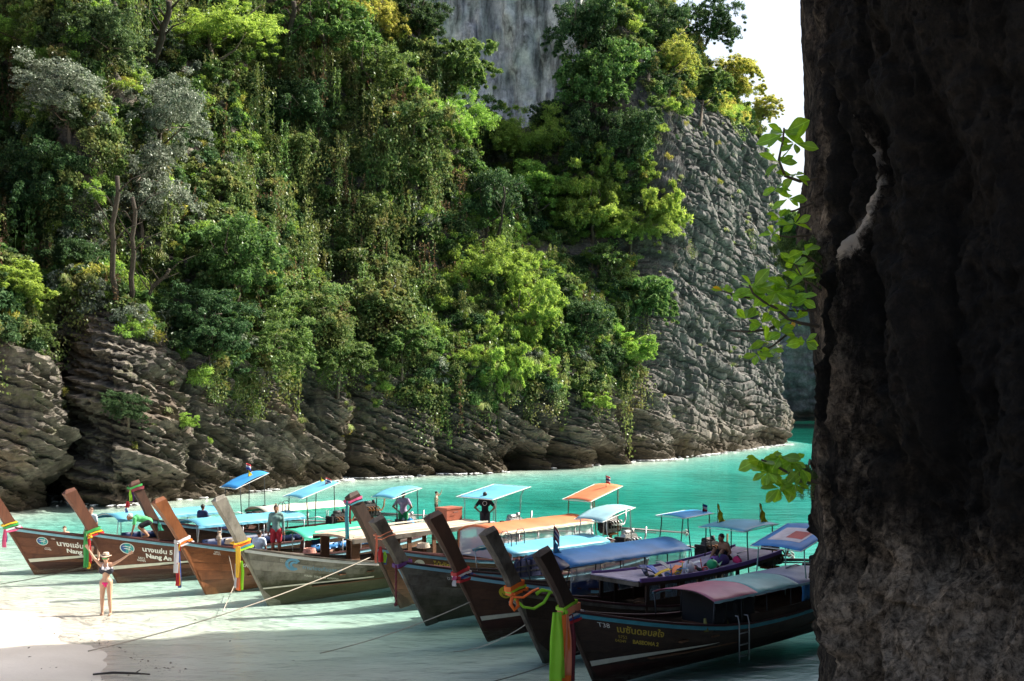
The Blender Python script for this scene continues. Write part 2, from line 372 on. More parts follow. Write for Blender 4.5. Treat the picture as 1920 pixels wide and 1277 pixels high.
# the tall bare limestone wall behind the gully
def rel_lime(u, z):
    return 6*fbm(u*0.06, z*0.03, 0, 4, 51)+3.2*fbm(u*0.30, z*0.06, 1, 4, 52)+1.8*np.abs(fbm(u*0.7, z*0.16, 2, 4, 53))+0.9*fbm(u*0.9, z*0.6, 2, 4, 54)
lime, _ = wall('limestone_cliff', [(-75, 160), (-30, 176), (-5, 184), (12, 178), (18, 190), (16, 215)], 0.5, 3, 8, 110, 0.6, rel_lime, M_LIME, 'tall bare pale limestone cliff with dark streaks behind the wooded gully', smooth=True)
def rel_far(u, z):
    return 8*fbm(u*0.05, z*0.04, 0, 4, 61)+strata(u, z, 2.2, 0.12, 62, 9)*2.4+2.2*fbm(u*0.3, z*0.18, 1, 4, 63)+0.8*fbm(u*0.9, z*0.9, 1, 3, 64)
farc, FARV = wall('distant_cliff', [(20, 300), (44, 274), (64, 262), (95, 256), (140, 260), (200, 300)], 0.6, 4, -1, 52, 0.5, rel_far, M_FAR, 'dark bluish cliff across the far end of the bay', ztopf=lambda u: 44+6*fbm(u*0.06, 0, 0, 3, 66))

# ------------------------------------------------------------------ dark rock at the right (mouth of a cave the photographer stands in)
def dark_rock_material():
    m, nt, N, L = mat('cave_rock'); P = worldpos(nt)
    n1 = noise(nt, P, 0.45, 8, 0.65, 0.8); n2 = noise(nt, P, 3.2, 10, 0.78, 0.4); nv = noise(nt, mapping(nt, P, (1.4, 1.4, 0.3)), 1.2, 9, 0.75, 0.9)
    r = ramp(nt, [(0.34, (0.03, 0.025, 0.02)), (0.5, (0.15, 0.118, 0.088)), (0.64, (0.29, 0.235, 0.175)), (0.80, (0.46, 0.39, 0.31))]); L.new(mathn(nt, 'ADD', mathn(nt, 'MULTIPLY', n2, 0.6), mathn(nt, 'MULTIPLY', n1, 0.4)), r.inputs[0])
    c = r.outputs[0]
    rs = ramp(nt, [(0.43, (1, 1, 1)), (0.60, (0, 0, 0))]); L.new(nv, rs.inputs[0])
    c = mixc(nt, c, (0.012, 0.011, 0.010), mathn(nt, 'MULTIPLY', rs.outputs[0], 0.9))
    rf = ramp(nt, [(0.40, (0.16, 0.15, 0.145)), (0.60, (1.3, 1.27, 1.24))]); L.new(noise(nt, P, 8.5, 10, 0.8, 0.5), rf.inputs[0]); c = mixc(nt, c, rf.outputs[0], 1.0, 'MULTIPLY')
    at_ = nd(nt, 'ShaderNodeAttribute', attribute_name='lime'); lr_ = nd(nt, 'ShaderNodeMapRange', i_1=0.42, i_2=0.60); L.new(mathn(nt, 'ADD', mathn(nt, 'MULTIPLY', at_.outputs['Fac'], 0.62), mathn(nt, 'MULTIPLY', mathn(nt, 'SUBTRACT', noise(nt, P, 4.0, 8, 0.75, 0.8), 0.5), 1.1)), lr_.inputs[0]); af = nd(nt, 'ShaderNodeAttribute', attribute_name='foot'); fr_ = nd(nt, 'ShaderNodeMapRange', i_1=0.35, i_2=0.75); L.new(mathn(nt, 'ADD', mathn(nt, 'MULTIPLY', af.outputs['Fac'], 0.7), mathn(nt, 'MULTIPLY', mathn(nt, 'SUBTRACT', noise(nt, mapping(nt, P, (1.6, 1.6, 0.7)), 2.6, 10, 0.72, 1.2), 0.5), 1.5)), fr_.inputs[0]); c = mixc(nt, c, mixc(nt, (0.36, 0.285, 0.21), rf.outputs[0], 1.0, 'MULTIPLY'), fr_.outputs[0]); c = mixc(nt, c, (0.60, 0.51, 0.41), lr_.outputs[0])
    ab = nd(nt, 'ShaderNodeAttribute', attribute_name='shade_stain'); c = mixc(nt, c, (0.014, 0.013, 0.012), ab.outputs['Fac'])  # near-black mask: stained rock with the cave's shade painted in
    bmp = mathn(nt, 'ADD', mathn(nt, 'MULTIPLY', n2, 0.6), mathn(nt, 'MULTIPLY', noise(nt, P, 16, 7, 0.75), 0.4))
    p = princ(nt, c, 0.92, 0.12, 0, bmp, 1.0, 0.22); out(nt, p.outputs[0]); return m
M_CAVE = dark_rock_material()
cave_pts = [(22.2, -2), (15.2, 3.5), (10.8, 8.2), (7.9, 11.8), (5.7, 14.6), (4.42, 16.3), (4.75, 18.2), (6.7, 21), (9.2, 26), (12.2, 32.5), (13.8, 36.4), (17, 40.6), (30, 43), (52, 50)]
vu, vP, vseg = smooth_path(cave_pts, 0.03, 0.40); u_edge = vseg[5]
sel = [i for i in range(len(vu)) if (u_edge-3.4 < vu[i] < u_edge+1.6) or i % 10 == 0]
vd = np.gradient(vP, axis=0); vd /= np.linalg.norm(vd, axis=1, keepdims=True); vn = np.c_[-vd[:, 1], vd[:, 0]]      # faces the camera and the water
k = 40; w = np.ones(2*k+1)/(2*k+1); vn = np.c_[[np.convolve(np.pad(vn[:, i], k, mode='edge'), w, 'valid') for i in (0, 1)]].T; vn /= np.linalg.norm(vn, axis=1, keepdims=True)
vu, vP, vn = vu[sel], vP[sel], vn[sel]
vz = np.r_[np.arange(-1.5, 2, 0.12), np.arange(2, 11.8, 0.034), np.arange(11.8, 14.5, 0.2), np.arange(14.5, 40, 0.6)]
VU, VZ = np.meshgrid(vu, vz)
fwd = u_edge-VU                                                      # metres to the right of the edge, along the face
warp = 0.5*fbm(VU*0.5, VZ*0.30, 0, 3, 71)
flute = fbm((VU+warp)*1.5, VZ*0.16, 1, 4, 72)
ridge = 1-np.abs(fbm((VU+warp*1.4)*1.05, VZ*0.24, 4, 4, 73))*2.4
lump = fbm(VU*1.9, VZ*1.3, 2, 5, 74); pit = fbm(VU*5.5, VZ*4.4, 3, 5, 75)
crag = 1-np.abs(fbm(VU*3.2+0.8*warp, VZ*2.0, 7, 4, 77))*3
rlv = 0.52*flute+0.38*np.clip(ridge, -0.6, 1)+0.22*lump+0.09*np.clip(crag, -1, 1)+0.15*pit+0.06*fbm(VU*16, VZ*12, 3, 4, 76)
edge_soft = np.exp(-((fwd+1.15)/1.45)**6)
prof = np.interp(VZ, [-2, 1, 2.6, 3.4, 4.2, 5.3, 6.2, 7.0, 7.6, 8.2, 8.9, 9.4, 10.0, 11.3, 13, 20], [0.02, 0.0, -0.06, 0.04, 0.0, 0.0, -0.13, -0.02, 0.02, 0.16, 0.22, 0.12, 0.04, 0.10, 0.12, 0.2])
rlv = rlv*(1-0.86*edge_soft)+prof*edge_soft*1.0+0.06*edge_soft*fbm(VU*2.5, VZ*1.8, 3, 5, 88)
lean = sstep(0.7, 2.6, fwd)*(np.clip(VZ-8.2, 0, 30)*0.42)            # the wall leans over towards the cave roof
apron = sstep(0.5, 2.4, fwd)*np.clip(4.1-VZ, 0, 6)*0.55              # sloping foot of the wall
bulge = 0.55*np.exp(-((fwd-2.1)/0.55)**2-((VZ-7.2)/1.7)**2)-0.75*np.exp(-((fwd-1.75)/0.42)**2-((VZ-4.7)/0.75)**2)-0.38*np.exp(-((fwd-0.62)/0.13)**2-((VZ-3.65)/0.35)**2)-0.30*np.exp(-((fwd-0.55)/0.14)**2)*sstep(7.0, 8.2, VZ)
cen = np.interp(VZ, [2.0, 2.9, 3.7, 4.4, 5.3, 6.0, 7.0, 7.4, 8.2, 8.7, 9.9], [1.1, 1.22, 1.35, 0.98, 0.92, 0.86, 0.75, 0.85, 0.97, 1.12, 1.0])
wid = np.interp(VZ, [2.0, 3.2, 3.9, 4.4, 5.3, 6.0, 7.0, 7.4, 8.2, 8.6, 9.1, 9.9], [0.75, 0.6, 0.30, 0.13, 0.11, 0.10, 0.04, 0.07, 0.14, 0.13, 0.05, 0.012])
wobble = 0.10*fbm(VZ*1.6, VU*1.0, 0, 4, 81)
run = np.exp(-((fwd-cen-wobble)/wid)**2)*sstep(1.6, 2.4, VZ)*(1-sstep(9.7, 10.0, VZ))
rlv = rlv+lean+apron+bulge+(0.14+0.26*sstep(7.0, 8.0, VZ))*run*(VZ > 3.5)
CVX = vP[:, 0][None]+vn[:, 0][None]*rlv; CVY = vP[:, 1][None]+vn[:, 1][None]*rlv; CVZ = VZ+0.06*lump
vtop = np.interp(vu, [0, vseg[5], vseg[8], vseg[10], vseg[11], vseg[13]], [40, 40, 36, 34, 23, 30])
CVZ = np.where(CVZ > 14.5, 14.5+(CVZ-14.5)*((vtop-14.5)/25.5)[None], CVZ)
sil_y = np.array([-200, 0, 100, 200, 290, 370, 430, 500, 560, 640, 740, 860, 960, 1050, 1150, 1200, 1277, 1400]); sil_r = (np.array([1498, 1500, 1505, 1508, 1505, 1496, 1488, 1500, 1514, 1520, 1530, 1521, 1518, 1520, 1514, 1524, 1530, 1535])-960)/F_PX
near = (vu < u_edge+6) & (vu > u_edge-3); cur = np.min(np.where(near[None], CVX/CVY, 9), axis=1); zz_ = CVZ[:, np.argmin(np.abs(vu-u_edge))]; want = np.interp(HOR-(zz_-CAM_H)*F_PX/16.3, sil_y, sil_r)
dx = (want-cur)*16.3; kk = 9; dx = np.convolve(np.pad(dx, kk, mode='edge'), np.hanning(2*kk+3)[1:-1]/np.hanning(2*kk+3)[1:-1].sum(), 'valid'); CVX = CVX+(dx*(1-sstep(13, 18, vz)))[:, None]      # the edge of the wall swells and recedes with height
CV = np.stack([CVX, CVY, CVZ], -1)
me = new_mesh('cave_rock', CV.reshape(-1, 3), grid_faces(*CV.shape[:2])[:, ::-1], [M_CAVE], True)
# lime curtains: pale flowstone where drip water follows the rock, and black stains that also paint in the cave's shade
edge_strip = np.exp(-((fwd-0.16-0.06*wobble)/0.10)**2)*(1-sstep(8.6, 9.6, VZ))*0.5  # lime colour also paints the lit left edge of the wall
run2 = np.exp(-((fwd-1.50-0.05*(VZ-6)-wobble*2)/0.07)**2)*sstep(4.6, 5.4, VZ)*(1-sstep(6.4, 8.4, VZ))*0.55
limea = np.clip(run*np.interp(VZ, [2, 4, 4.5, 7.6, 8.0, 9.2], [0.0, 0.15, 0.42, 0.48, 1.0, 0.9])+run2+edge_strip, 0, 1)
foota = np.clip((1-sstep(3.0, 5.0, VZ+0.8*lump))*sstep(0.10, 0.5, fwd)+0.55*run+0.75*np.exp(-((fwd-0.14)/0.16)**2)*(1-sstep(8.4, 9.6, VZ)), 0, 1)  # tan painted lighter where light reaches the foot and left edge
shade_stain = np.clip(sstep(0.28, 0.50, fwd)*sstep(5.6, 8.0, VZ+0.9*lump)*0.95+0.95*sstep(0.95, 1.35, fwd+0.25*lump)*sstep(3.7, 5.2, VZ+0.5*lump)+0.6*sstep(0.30, 0.45, fwd)*(1-sstep(0.62, 0.75, fwd))*sstep(4.0, 4.8, VZ), 0, 0.88)*(1-0.9*np.clip(run*1.5+run2, 0, 1))
for nm, arr in (('lime', limea), ('shade_stain', shade_stain), ('foot', foota)):
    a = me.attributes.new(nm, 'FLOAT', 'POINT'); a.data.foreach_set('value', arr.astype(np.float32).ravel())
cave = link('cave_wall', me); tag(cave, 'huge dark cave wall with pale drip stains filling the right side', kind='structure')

# ------------------------------------------------------------------ sand, seabed and water
WN = np.array([0.726, 0.688])
def shore_d(x, y): return (x+13.6)*WN[0]+(y-31.4)*WN[1]
def bed_z(x, y):
    d = shore_d(x, y)+0.9*np.sin(0.35*(x*-0.688+y*0.726))+0.35*np.sin(1.1*(x*-0.688+y*0.726)+1)
    z = np.where(d < 0, -d*0.075, -0.05*d)
    z = np.where(d > 12, -0.60-(d-12)*0.032, z)
    z = np.maximum(z, -1.6)
    cd = np.full(np.shape(x), 1e9).ravel(); xf, yf = np.ravel(x), np.ravel(y); PP = cP[::3]
    for i in range(0, len(xf), 4000):
        cd[i:i+4000] = np.min(np.hypot(xf[i:i+4000, None]-PP[None, :, 0], yf[i:i+4000, None]-PP[None, :, 1]), axis=1)
    cd = cd.reshape(np.shape(x)); z = np.maximum(z, -0.12-0.13*np.clip(cd-1.0, 0, 99))
    return z+0.02*fbm(x*0.9, y*0.9, 0, 3, 91)+0.10*fbm(x*0.12, y*0.12, 0, 3, 92)*sstep(2, 12, d)
gx = np.r_[np.linspace(-260, -34, 20), np.arange(-33, 16, 0.4), np.arange(16, 42, 1.0), np.linspace(44, 300, 30)]
gy = np.r_[np.linspace(-30, 7, 8), np.arange(8, 62, 0.4), np.arange(62, 150, 1.0), np.linspace(152, 700, 40)]
GX, GY = np.meshgrid(gx, gy); GZ = bed_z(GX, GY)
m, nt, N, L = mat('sand'); P = worldpos(nt)
r = ramp(nt, [(0.3, (0.62, 0.56, 0.47)), (0.7, (0.78, 0.72, 0.62))]); L.new(noise(nt, P, 0.5, 6, 0.6), r.inputs[0])
c = mixc(nt, r.outputs[0], (0.30, 0.27, 0.22), mathn(nt, 'MULTIPLY', ramp(nt, [(0.66, (0, 0, 0)), (0.72, (1, 1, 1))]).outputs[0], 0.0))
sp = ramp(nt, [(0.63, (0, 0, 0)), (0.72, (1, 1, 1))]); L.new(noise(nt, P, 5, 6, 0.7), sp.inputs[0])
c = mixc(nt, c, (0.42, 0.36, 0.28), mathn(nt, 'MULTIPLY', sp.outputs[0], 0.35))
# dark seaweed and rubble on the deeper bed
sep = nd(nt, 'ShaderNodeSeparateXYZ'); L.new(P, sep.inputs[0])
deep = nd(nt, 'ShaderNodeMapRange', i_1=-0.4, i_2=-0.9, i_3=0.0, i_4=1.0); L.new(sep.outputs[2], deep.inputs[0])
wd = ramp(nt, [(0.46, (0, 0, 0)), (0.64, (1, 1, 1))]); L.new(noise(nt, mapping(nt, P, (0.07, 0.12, 0.1)), 1.0, 6, 0.6), wd.inputs[0])
c = mixc(nt, c, (0.16, 0.19, 0.13), mathn(nt, 'MULTIPLY', mathn(nt, 'MULTIPLY', wd.outputs[0], deep.outputs[0]), 0.5))
wetr = nd(nt, 'ShaderNodeMapRange', i_1=0.02, i_2=0.22, i_3=0.42, i_4=0.95); L.new(mathn(nt, 'ADD', sep.outputs[2], mathn(nt, 'MULTIPLY', noise(nt, P, 0.6, 3, 0.5), 0.06)), wetr.inputs[0])
wc = nd(nt, 'ShaderNodeMapRange', i_1=0.02, i_2=0.30, i_3=0.28, i_4=0.0); L.new(sep.outputs[2], wc.inputs[0]); wu = nd(nt, 'ShaderNodeMapRange', i_1=-0.08, i_2=0.0, i_3=0.0, i_4=1.0); L.new(sep.outputs[2], wu.inputs[0])
c = mixc(nt, c, (0.50, 0.45, 0.38), mathn(nt, 'MULTIPLY', wc.outputs[0], wu.outputs[0]))
p = princ(nt, c, wetr.outputs[0], 0.5, 0, noise(nt, P, 7, 5, 0.6), 0.25, 0.03); out(nt, p.outputs[0]); M_SAND = m
sand = link('sand_ground', new_mesh('sand_ground', np.stack([GX, GY, GZ], -1).reshape(-1, 3), grid_faces(*GX.shape), [M_SAND], True))
tag(sand, 'pale sand of the beach running under the water', kind='structure')

m, nt, N, L = mat('sea_water'); P = worldpos(nt)
w1 = noise(nt, mapping(nt, P, (0.55, 1.0, 1), rot=(0, 0, 0.35)), 0.9, 4, 0.55, 0.4); w2 = noise(nt, mapping(nt, P, (0.6, 1.0, 1), rot=(0, 0, -0.2)), 3.2, 4, 0.6, 0.3)
w3 = noise(nt, P, 0.16, 3, 0.5)
h = mathn(nt, 'ADD', mathn(nt, 'ADD', mathn(nt, 'MULTIPLY', w1, 0.6), mathn(nt, 'MULTIPLY', w2, 0.22)), mathn(nt, 'MULTIPLY', w3, 0.6))
b = nd(nt, 'ShaderNodeBump', i_0=0.8, i_1=0.22); L.new(h, b.inputs['Height'])
fr = nd(nt, 'ShaderNodeFresnel', i_0=1.33); L.new(b.outputs[0], fr.inputs['Normal'])
gl = nd(nt, 'ShaderNodeBsdfGlossy'); gl.inputs['Roughness'].default_value = 0.07; L.new(b.outputs[0], gl.inputs['Normal'])
tr = nd(nt, 'ShaderNodeBsdfTransparent')
mx = nd(nt, 'ShaderNodeMixShader'); L.new(mathn(nt, 'MULTIPLY', fr.outputs[0], 0.72), mx.inputs[0]); L.new(tr.outputs[0], mx.inputs[1]); L.new(gl.outputs[0], mx.inputs[2])
va = nd(nt, 'ShaderNodeVolumeAbsorption'); va.inputs['Color'].default_value = (0.50, 0.90, 0.89, 1); va.inputs['Density'].default_value = 0.43
out(nt, mx.outputs[0], va.outputs[0]); M_WATER = m
mb = MB(); mb.box((20, 330, -5.0), (620, 680, 10.0)); water = mb.build('sea_water', M_WATER)
tag(water, 'clear turquoise sea water of the sheltered bay', kind='structure')
# ------------------------------------------------------------------ foliage
def leaf_mat(name, c0, c1, c2=None, trans=0.35, gloss=0.25, brown=0.0, bcol=(0.22, 0.11, 0.04), rough=0.55):
    m, nt, N, L = mat(name); g = nd(nt, 'ShaderNodeNewGeometry'); oi = nd(nt, 'ShaderNodeObjectInfo')
    st = [(0.0, c0), (0.6, c1)]+([(1.0, c2)] if c2 else [])
    r = ramp(nt, st); L.new(g.outputs['Random Per Island'], r.inputs[0])
    hsv = nd(nt, 'ShaderNodeHueSaturation'); L.new(r.outputs[0], hsv.inputs['Color'])
    hsv.inputs['Saturation'].default_value = 0.93
    mr = nd(nt, 'ShaderNodeMapRange', i_3=0.482, i_4=0.518); L.new(oi.outputs['Random'], mr.inputs[0]); L.new(mr.outputs[0], hsv.inputs['Hue'])
    P = g.outputs['Position']; bn = noise(nt, P, 0.22, 4, 0.6)
    mv = nd(nt, 'ShaderNodeMapRange', i_1=0.3, i_2=0.7, i_3=0.75, i_4=1.55); L.new(bn, mv.inputs[0]); L.new(mv.outputs[0], hsv.inputs['Value'])
    c = hsv.outputs[0]
    if brown:
        rb = ramp(nt, [(0.50, (0, 0, 0)), (0.62, (1, 1, 1))]); L.new(noise(nt, P, 0.5, 5, 0.65), rb.inputs[0])
        c = mixc(nt, c, bcol, mathn(nt, 'MULTIPLY', rb.outputs[0], brown))
    d = nd(nt, 'ShaderNodeBsdfDiffuse'); L.new(c, d.inputs[0])
    t = nd(nt, 'ShaderNodeBsdfTranslucent'); L.new(mixc(nt, c, (0.75, 0.95, 0.2), 1.0, 'MULTIPLY') if False else c, t.inputs[0])
    hs2 = nd(nt, 'ShaderNodeHueSaturation', i_0=0.485, i_1=1.15, i_2=1.7); L.new(c, hs2.inputs['Color']); L.new(hs2.outputs[0], t.inputs[0])
    mx = nd(nt, 'ShaderNodeMixShader', i_0=trans); L.new(d.outputs[0], mx.inputs[1]); L.new(t.outputs[0], mx.inputs[2])
    gl = nd(nt, 'ShaderNodeBsdfGlossy'); gl.inputs['Roughness'].default_value = rough; gl.inputs['Color'].default_value = (0.9, 0.95, 0.9, 1)
    fr = nd(nt, 'ShaderNodeFresnel', i_0=1.4)
    m2 = nd(nt, 'ShaderNodeMixShader'); L.new(mathn(nt, 'MULTIPLY', fr.outputs[0], gloss*0.3), m2.inputs[0]); L.new(mx.outputs[0], m2.inputs[1]); L.new(gl.outputs[0], m2.inputs[2])
    out(nt, m2.outputs[0]); return m
LM = {
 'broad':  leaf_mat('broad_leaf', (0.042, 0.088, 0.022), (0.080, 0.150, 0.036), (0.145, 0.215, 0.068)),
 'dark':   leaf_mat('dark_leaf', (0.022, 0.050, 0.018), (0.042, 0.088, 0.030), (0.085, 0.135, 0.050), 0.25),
 'feather': leaf_mat('feathery_leaf', (0.09, 0.175, 0.026), (0.165, 0.275, 0.05), (0.26, 0.36, 0.09), 0.45, 0.15),
 'silver': leaf_mat('silvery_leaf', (0.06, 0.085, 0.05), (0.14, 0.17, 0.12), (0.28, 0.31, 0.25), 0.2, 0.4, rough=0.5),
 'yellow': leaf_mat('yellow_green_leaf', (0.14, 0.18, 0.03), (0.25, 0.27, 0.055), (0.38, 0.35, 0.10), 0.45, 0.15),
 'vine':   leaf_mat('vine_leaf', (0.05, 0.095, 0.025), (0.105, 0.155, 0.045), (0.17, 0.20, 0.07), 0.32, 0.25, 0.38, (0.20, 0.125, 0.05)),
 'grass':  leaf_mat('cliff_grass', (0.10, 0.16, 0.04), (0.19, 0.24, 0.07), (0.36, 0.34, 0.16), 0.35, 0.1),
 'dry':    leaf_mat('dry_leaf', (0.07, 0.045, 0.025), (0.13, 0.085, 0.045), (0.19, 0.13, 0.07), 0.3, 0.1),
}
M_BARK = simple('bark', (0.13, 0.105, 0.08), 0.9, 0.2, 0, 0.4, 4.0, 0.6)
M_BARKD = simple('shaded_bark', (0.055, 0.045, 0.035), 0.9, 0.2, 0, 0.4, 4.0, 0.6)  # darker bark for the bare trunks
M_TWIG = simple('twig_bark', (0.24, 0.20, 0.155), 0.9, 0.2, 0, 0.3, 6.0, 0.3)

def unit(v): return v/(np.linalg.norm(v, axis=-1, keepdims=True)+1e-9)
def leaf_quads(C, D, Nn, ln, wd, fold=0.25, r=rng):
    """diamond leaves: centre C, growth direction D, face normal Nn"""
    D = unit(D); S = unit(np.cross(D, Nn)); Nn = np.cross(S, D)
    ln = np.broadcast_to(ln, len(C))[:, None]; wd = np.broadcast_to(wd, len(C))[:, None]
    a = C-D*ln*0.5; b = C+S*wd*0.5+Nn*fold*wd*0.5-D*ln*0.05; c = C+D*ln*0.5-Nn*0.12*ln; d = C-S*wd*0.5+Nn*fold*wd*0.5-D*ln*0.05
    V = np.stack([a, b, c, d], 1).reshape(-1, 3); F = np.arange(len(C)*4).reshape(-1, 4)
    return V, F
LEAF = {'broad': (0.22, 0.12), 'dark': (0.21, 0.11), 'feather': (0.20, 0.05), 'silver': (0.20, 0.085), 'yellow': (0.19, 0.06), 'vine': (0.19, 0.14)}
def clump_leaves(kind, C, Rc, n, r):
    """n leaves round each clump centre C (k,3), radius Rc"""
    k = len(C); ln, wd = LEAF[kind]
    d = unit(r.normal(size=(k, n, 3))); rad = Rc[:, None, None]*r.random((k, n, 1))**0.45
    off = d*rad*np.array([1, 1, 0.7]); P = (C[:, None]+off).reshape(-1, 3)
    D = d.copy(); D[..., 2] -= 0.45 if kind != 'feather' else 0.15; D = unit(D+0.6*r.normal(size=D.shape)).reshape(-1, 3)
    Nn = unit(r.normal(size=P.shape)*0.65+np.array([0, 0, 0.9])+d.reshape(-1, 3)*0.35)
    s = 0.7+0.6*r.random(len(P))
    return leaf_quads(P, D, Nn, ln*s, wd*s)
def crown_mesh(kind, seed, size):
    """a crown of radius 1 (leaf size scaled for a crown 'size' metres in radius), centre at the origin"""
    r = np.random.default_rng(seed); V = []; F = []; nb = 0
    nl = 30
    lob = unit(r.normal(size=(nl, 3))); lob[:, 2] = np.where(lob[:, 2] < -0.3, lob[:, 2]*0.6, lob[:, 2])
    stretch = np.array([1.0, 1.0, 0.95])*(1+0.25*r.normal(size=3)); lob = lob*stretch*(0.30+0.62*r.random((nl, 1))**0.7)
    lr = 0.13+0.24*r.random(nl)**1.6
    cs = []; cr = []
    for c, q in zip(lob, lr):
        m = int(8*(q/0.25)**1.7)+2; d = unit(r.normal(size=(m, 3))); d[:, 2] = np.where(d[:, 2] < -0.3, -d[:, 2]*0.5, d[:, 2])
        cs.append(c+d*q*(0.5+0.75*r.random((m, 1)))*np.array([1.15, 1.15, 0.75])); cr.append(0.06+0.11*r.random(m)**1.4)
    cs.append(unit(r.normal(size=(14, 3)))*0.5*r.random((14, 1))); cr.append(np.full(14, 0.2))
    k = 30; a = r.random(k)*2*np.pi; rr_ = 0.3+0.65*r.random(k)            # sprays drooping from the rim and the face of the crown
    for j in range(k):
        p0 = np.array([np.cos(a[j])*rr_[j], np.sin(a[j])*rr_[j], 0.25-0.7*r.random()]); ln_ = 0.15+0.45*r.random()**1.5
        for t in np.linspace(0, 1, 4): cs.append((p0+np.array([np.cos(a[j])*0.12*t, np.sin(a[j])*0.12*t, -ln_*t*t]))[None]); cr.append(np.array([0.10-0.05*t]))
    C = np.concatenate(cs)*size; R = np.concatenate(cr)*size
    n = {'broad': 48, 'dark': 50, 'feather': 78, 'silver': 52, 'yellow': 64, 'vine': 48}[kind]
    V, F = clump_leaves(kind, C, R, n, r)
    if kind == 'vine':                                        # hanging curtains
        k = 26; a = r.random(k)*2*np.pi; st = np.stack([np.cos(a)*(0.4+0.5*r.random(k)), np.sin(a)*(0.4+0.5*r.random(k)), -0.1+0.3*r.random(k)], -1)*size
        hs = (0.6+1.1*r.random(k))*size; m = 130
        t = r.random((k, m, 1)); P = (st[:, None]+np.concatenate([0.09*size*r.normal(size=(k, m, 2)), -t*hs[:, None, None]], -1)).reshape(-1, 3)
        D = unit(np.array([0, 0, -1.0])+0.6*r.normal(size=P.shape)); Nn = unit(np.c_[P[:, :2], np.full(len(P), 0.8*size)]+0.5*r.normal(size=P.shape)*size)
        v2, f2 = leaf_quads(P, D, Nn, 0.18, 0.13); F = np.concatenate([F, f2+len(V)]); V = np.concatenate([V, v2])
    return new_mesh('crown', V/size, F, [LM[kind]])
def trunk_mesh(seed, thick=0.05, limbs=9, m=M_BARK):
    """trunk from (0,0,0) to (0,0,1) with limbs spreading through a crown of radius about 1 round (0,0,1)"""
    r = random.Random(seed); mb = MB(); pts = [Vector((0, 0, -0.15))]; x = y = 0
    for i in range(1, 8):
        x += r.uniform(-.035, .035); y += r.uniform(-.035, .035); pts.append(Vector((x, y, i/7*1.0)))
    mb.tube(pts, [thick*(1-0.07*i) for i in range(8)], 7)
    for i in range(limbs):
        z = r.uniform(0.5, 0.98); a = r.uniform(0, 6.28); b = pts[min(7, int(z*7))]; e = r.uniform(0.4, 0.85); q = [b]
        for s in (0.35, 0.7, 1.0):
            q.append(b+Vector((math.cos(a+0.5*s*r.uniform(-1, 1))*e*s, math.sin(a+0.5*s*r.uniform(-1, 1))*e*s, e*0.55*s*r.uniform(0.4, 1.4))))
        mb.tube(q, [thick*0.5, thick*0.36, thick*0.22, thick*0.1], 5)
    me = bpy.data.meshes.new('trunk'); me.from_pydata(mb.v, [], mb.f); me.materials.append(m); me.polygons.foreach_set('use_smooth', [True]*len(me.polygons)); me.update(); return me
CROWN = {}
for kd, ss in (('broad', (3.4, 3.6, 2.2)), ('dark', (3.6, 3.4)), ('feather', (3.4, 3.2, 2.0)), ('silver', (4.0, 3.6)), ('yellow', (3.2, 2.4)), ('vine', (3.4, 3.6, 2.4))):
    CROWN[kd] = [(s, crown_mesh(kd, 100+i*7+len(kd), s)) for i, s in enumerate(ss)]
TRUNK = [trunk_mesh(i, 0.045+0.01*(i % 3)) for i in range(4)]

# ------------------------------------------------------------------ undergrowth: shrubs, creepers and grass covering the slope
def shrub_src(name, kind, seed):
    r = np.random.default_rng(seed)
    if kind in LEAF:
        nC = 9; C = unit(r.normal(size=(nC, 3)))*np.array([0.75, 0.75, 0.5])*(0.4+0.6*r.random((nC, 1))); C[:, 2] += 0.25
        V, F = clump_leaves(kind, C, 0.22+0.26*r.random(nC), 62 if kind != 'feather' else 95, r)
        if kind == 'vine':
            m = 300; P = np.stack([r.normal(size=m)*0.45, r.normal(size=m)*0.3, -2.8*r.random(m)**0.9+0.3], -1)
            P[:, 0] = np.round(P[:, 0]/0.22)*0.22+0.05*r.normal(size=m)
            v2, f2 = leaf_quads(P, unit(np.array([0, 0, -1.0])+0.6*r.normal(size=P.shape)), unit(r.normal(size=P.shape)+np.array([0, 0, 0.5])), 0.15, 0.11)
            F = np.concatenate([F, f2+len(V)]); V = np.concatenate([V, v2])
    elif kind == 'grass':
        n = 90; a = r.random(n)*2*np.pi; b = np.stack([np.cos(a)*0.18*r.random(n), np.sin(a)*0.18*r.random(n), np.zeros(n)], -1); V = []; F = []
        for i in range(n):
            L_ = 0.55+0.75*r.random(); o = np.array([np.cos(a[i]), np.sin(a[i]), 0]); s = np.array([-o[1], o[0], 0])*0.022; q = 0.35+0.5*r.random()
            p0, p1, p2 = b[i], b[i]+o*L_*0.35*q+[0, 0, L_*0.62], b[i]+o*L_*0.95*q+[0, 0, L_*(0.55-0.5*q)]
            k = len(V); V += [p0-s, p0+s, p1+s, p1-s, p2+s*0.3, p2-s*0.3]; F += [(k, k+1, k+2, k+3), (k+3, k+2, k+4, k+5)]
        V = np.array(V); F = np.array(F)
    elif kind == 'dry':
        V = []; F = []
        for i in range(46):
            p = r.normal(size=3)*0.12; d = unit(r.normal(size=3)+[0, 0, -0.25]); 
            for k in range(4):
                q = p+d*0.24; s = unit(np.cross(d, [0.3, 0.5, 0.8]))*0.014; b = len(V); V += [p-s, p+s, q+s*0.7, q-s*0.7]; F.append((b, b+1, b+2, b+3)); p = q; d = unit(d+0.5*r.normal(size=3))
        V = np.array(V); F = np.array(F)
    o = bpy.data.objects.new(name, new_mesh(name, V, F, [M_TWIG if kind == 'dry' else LM[kind]])); return o
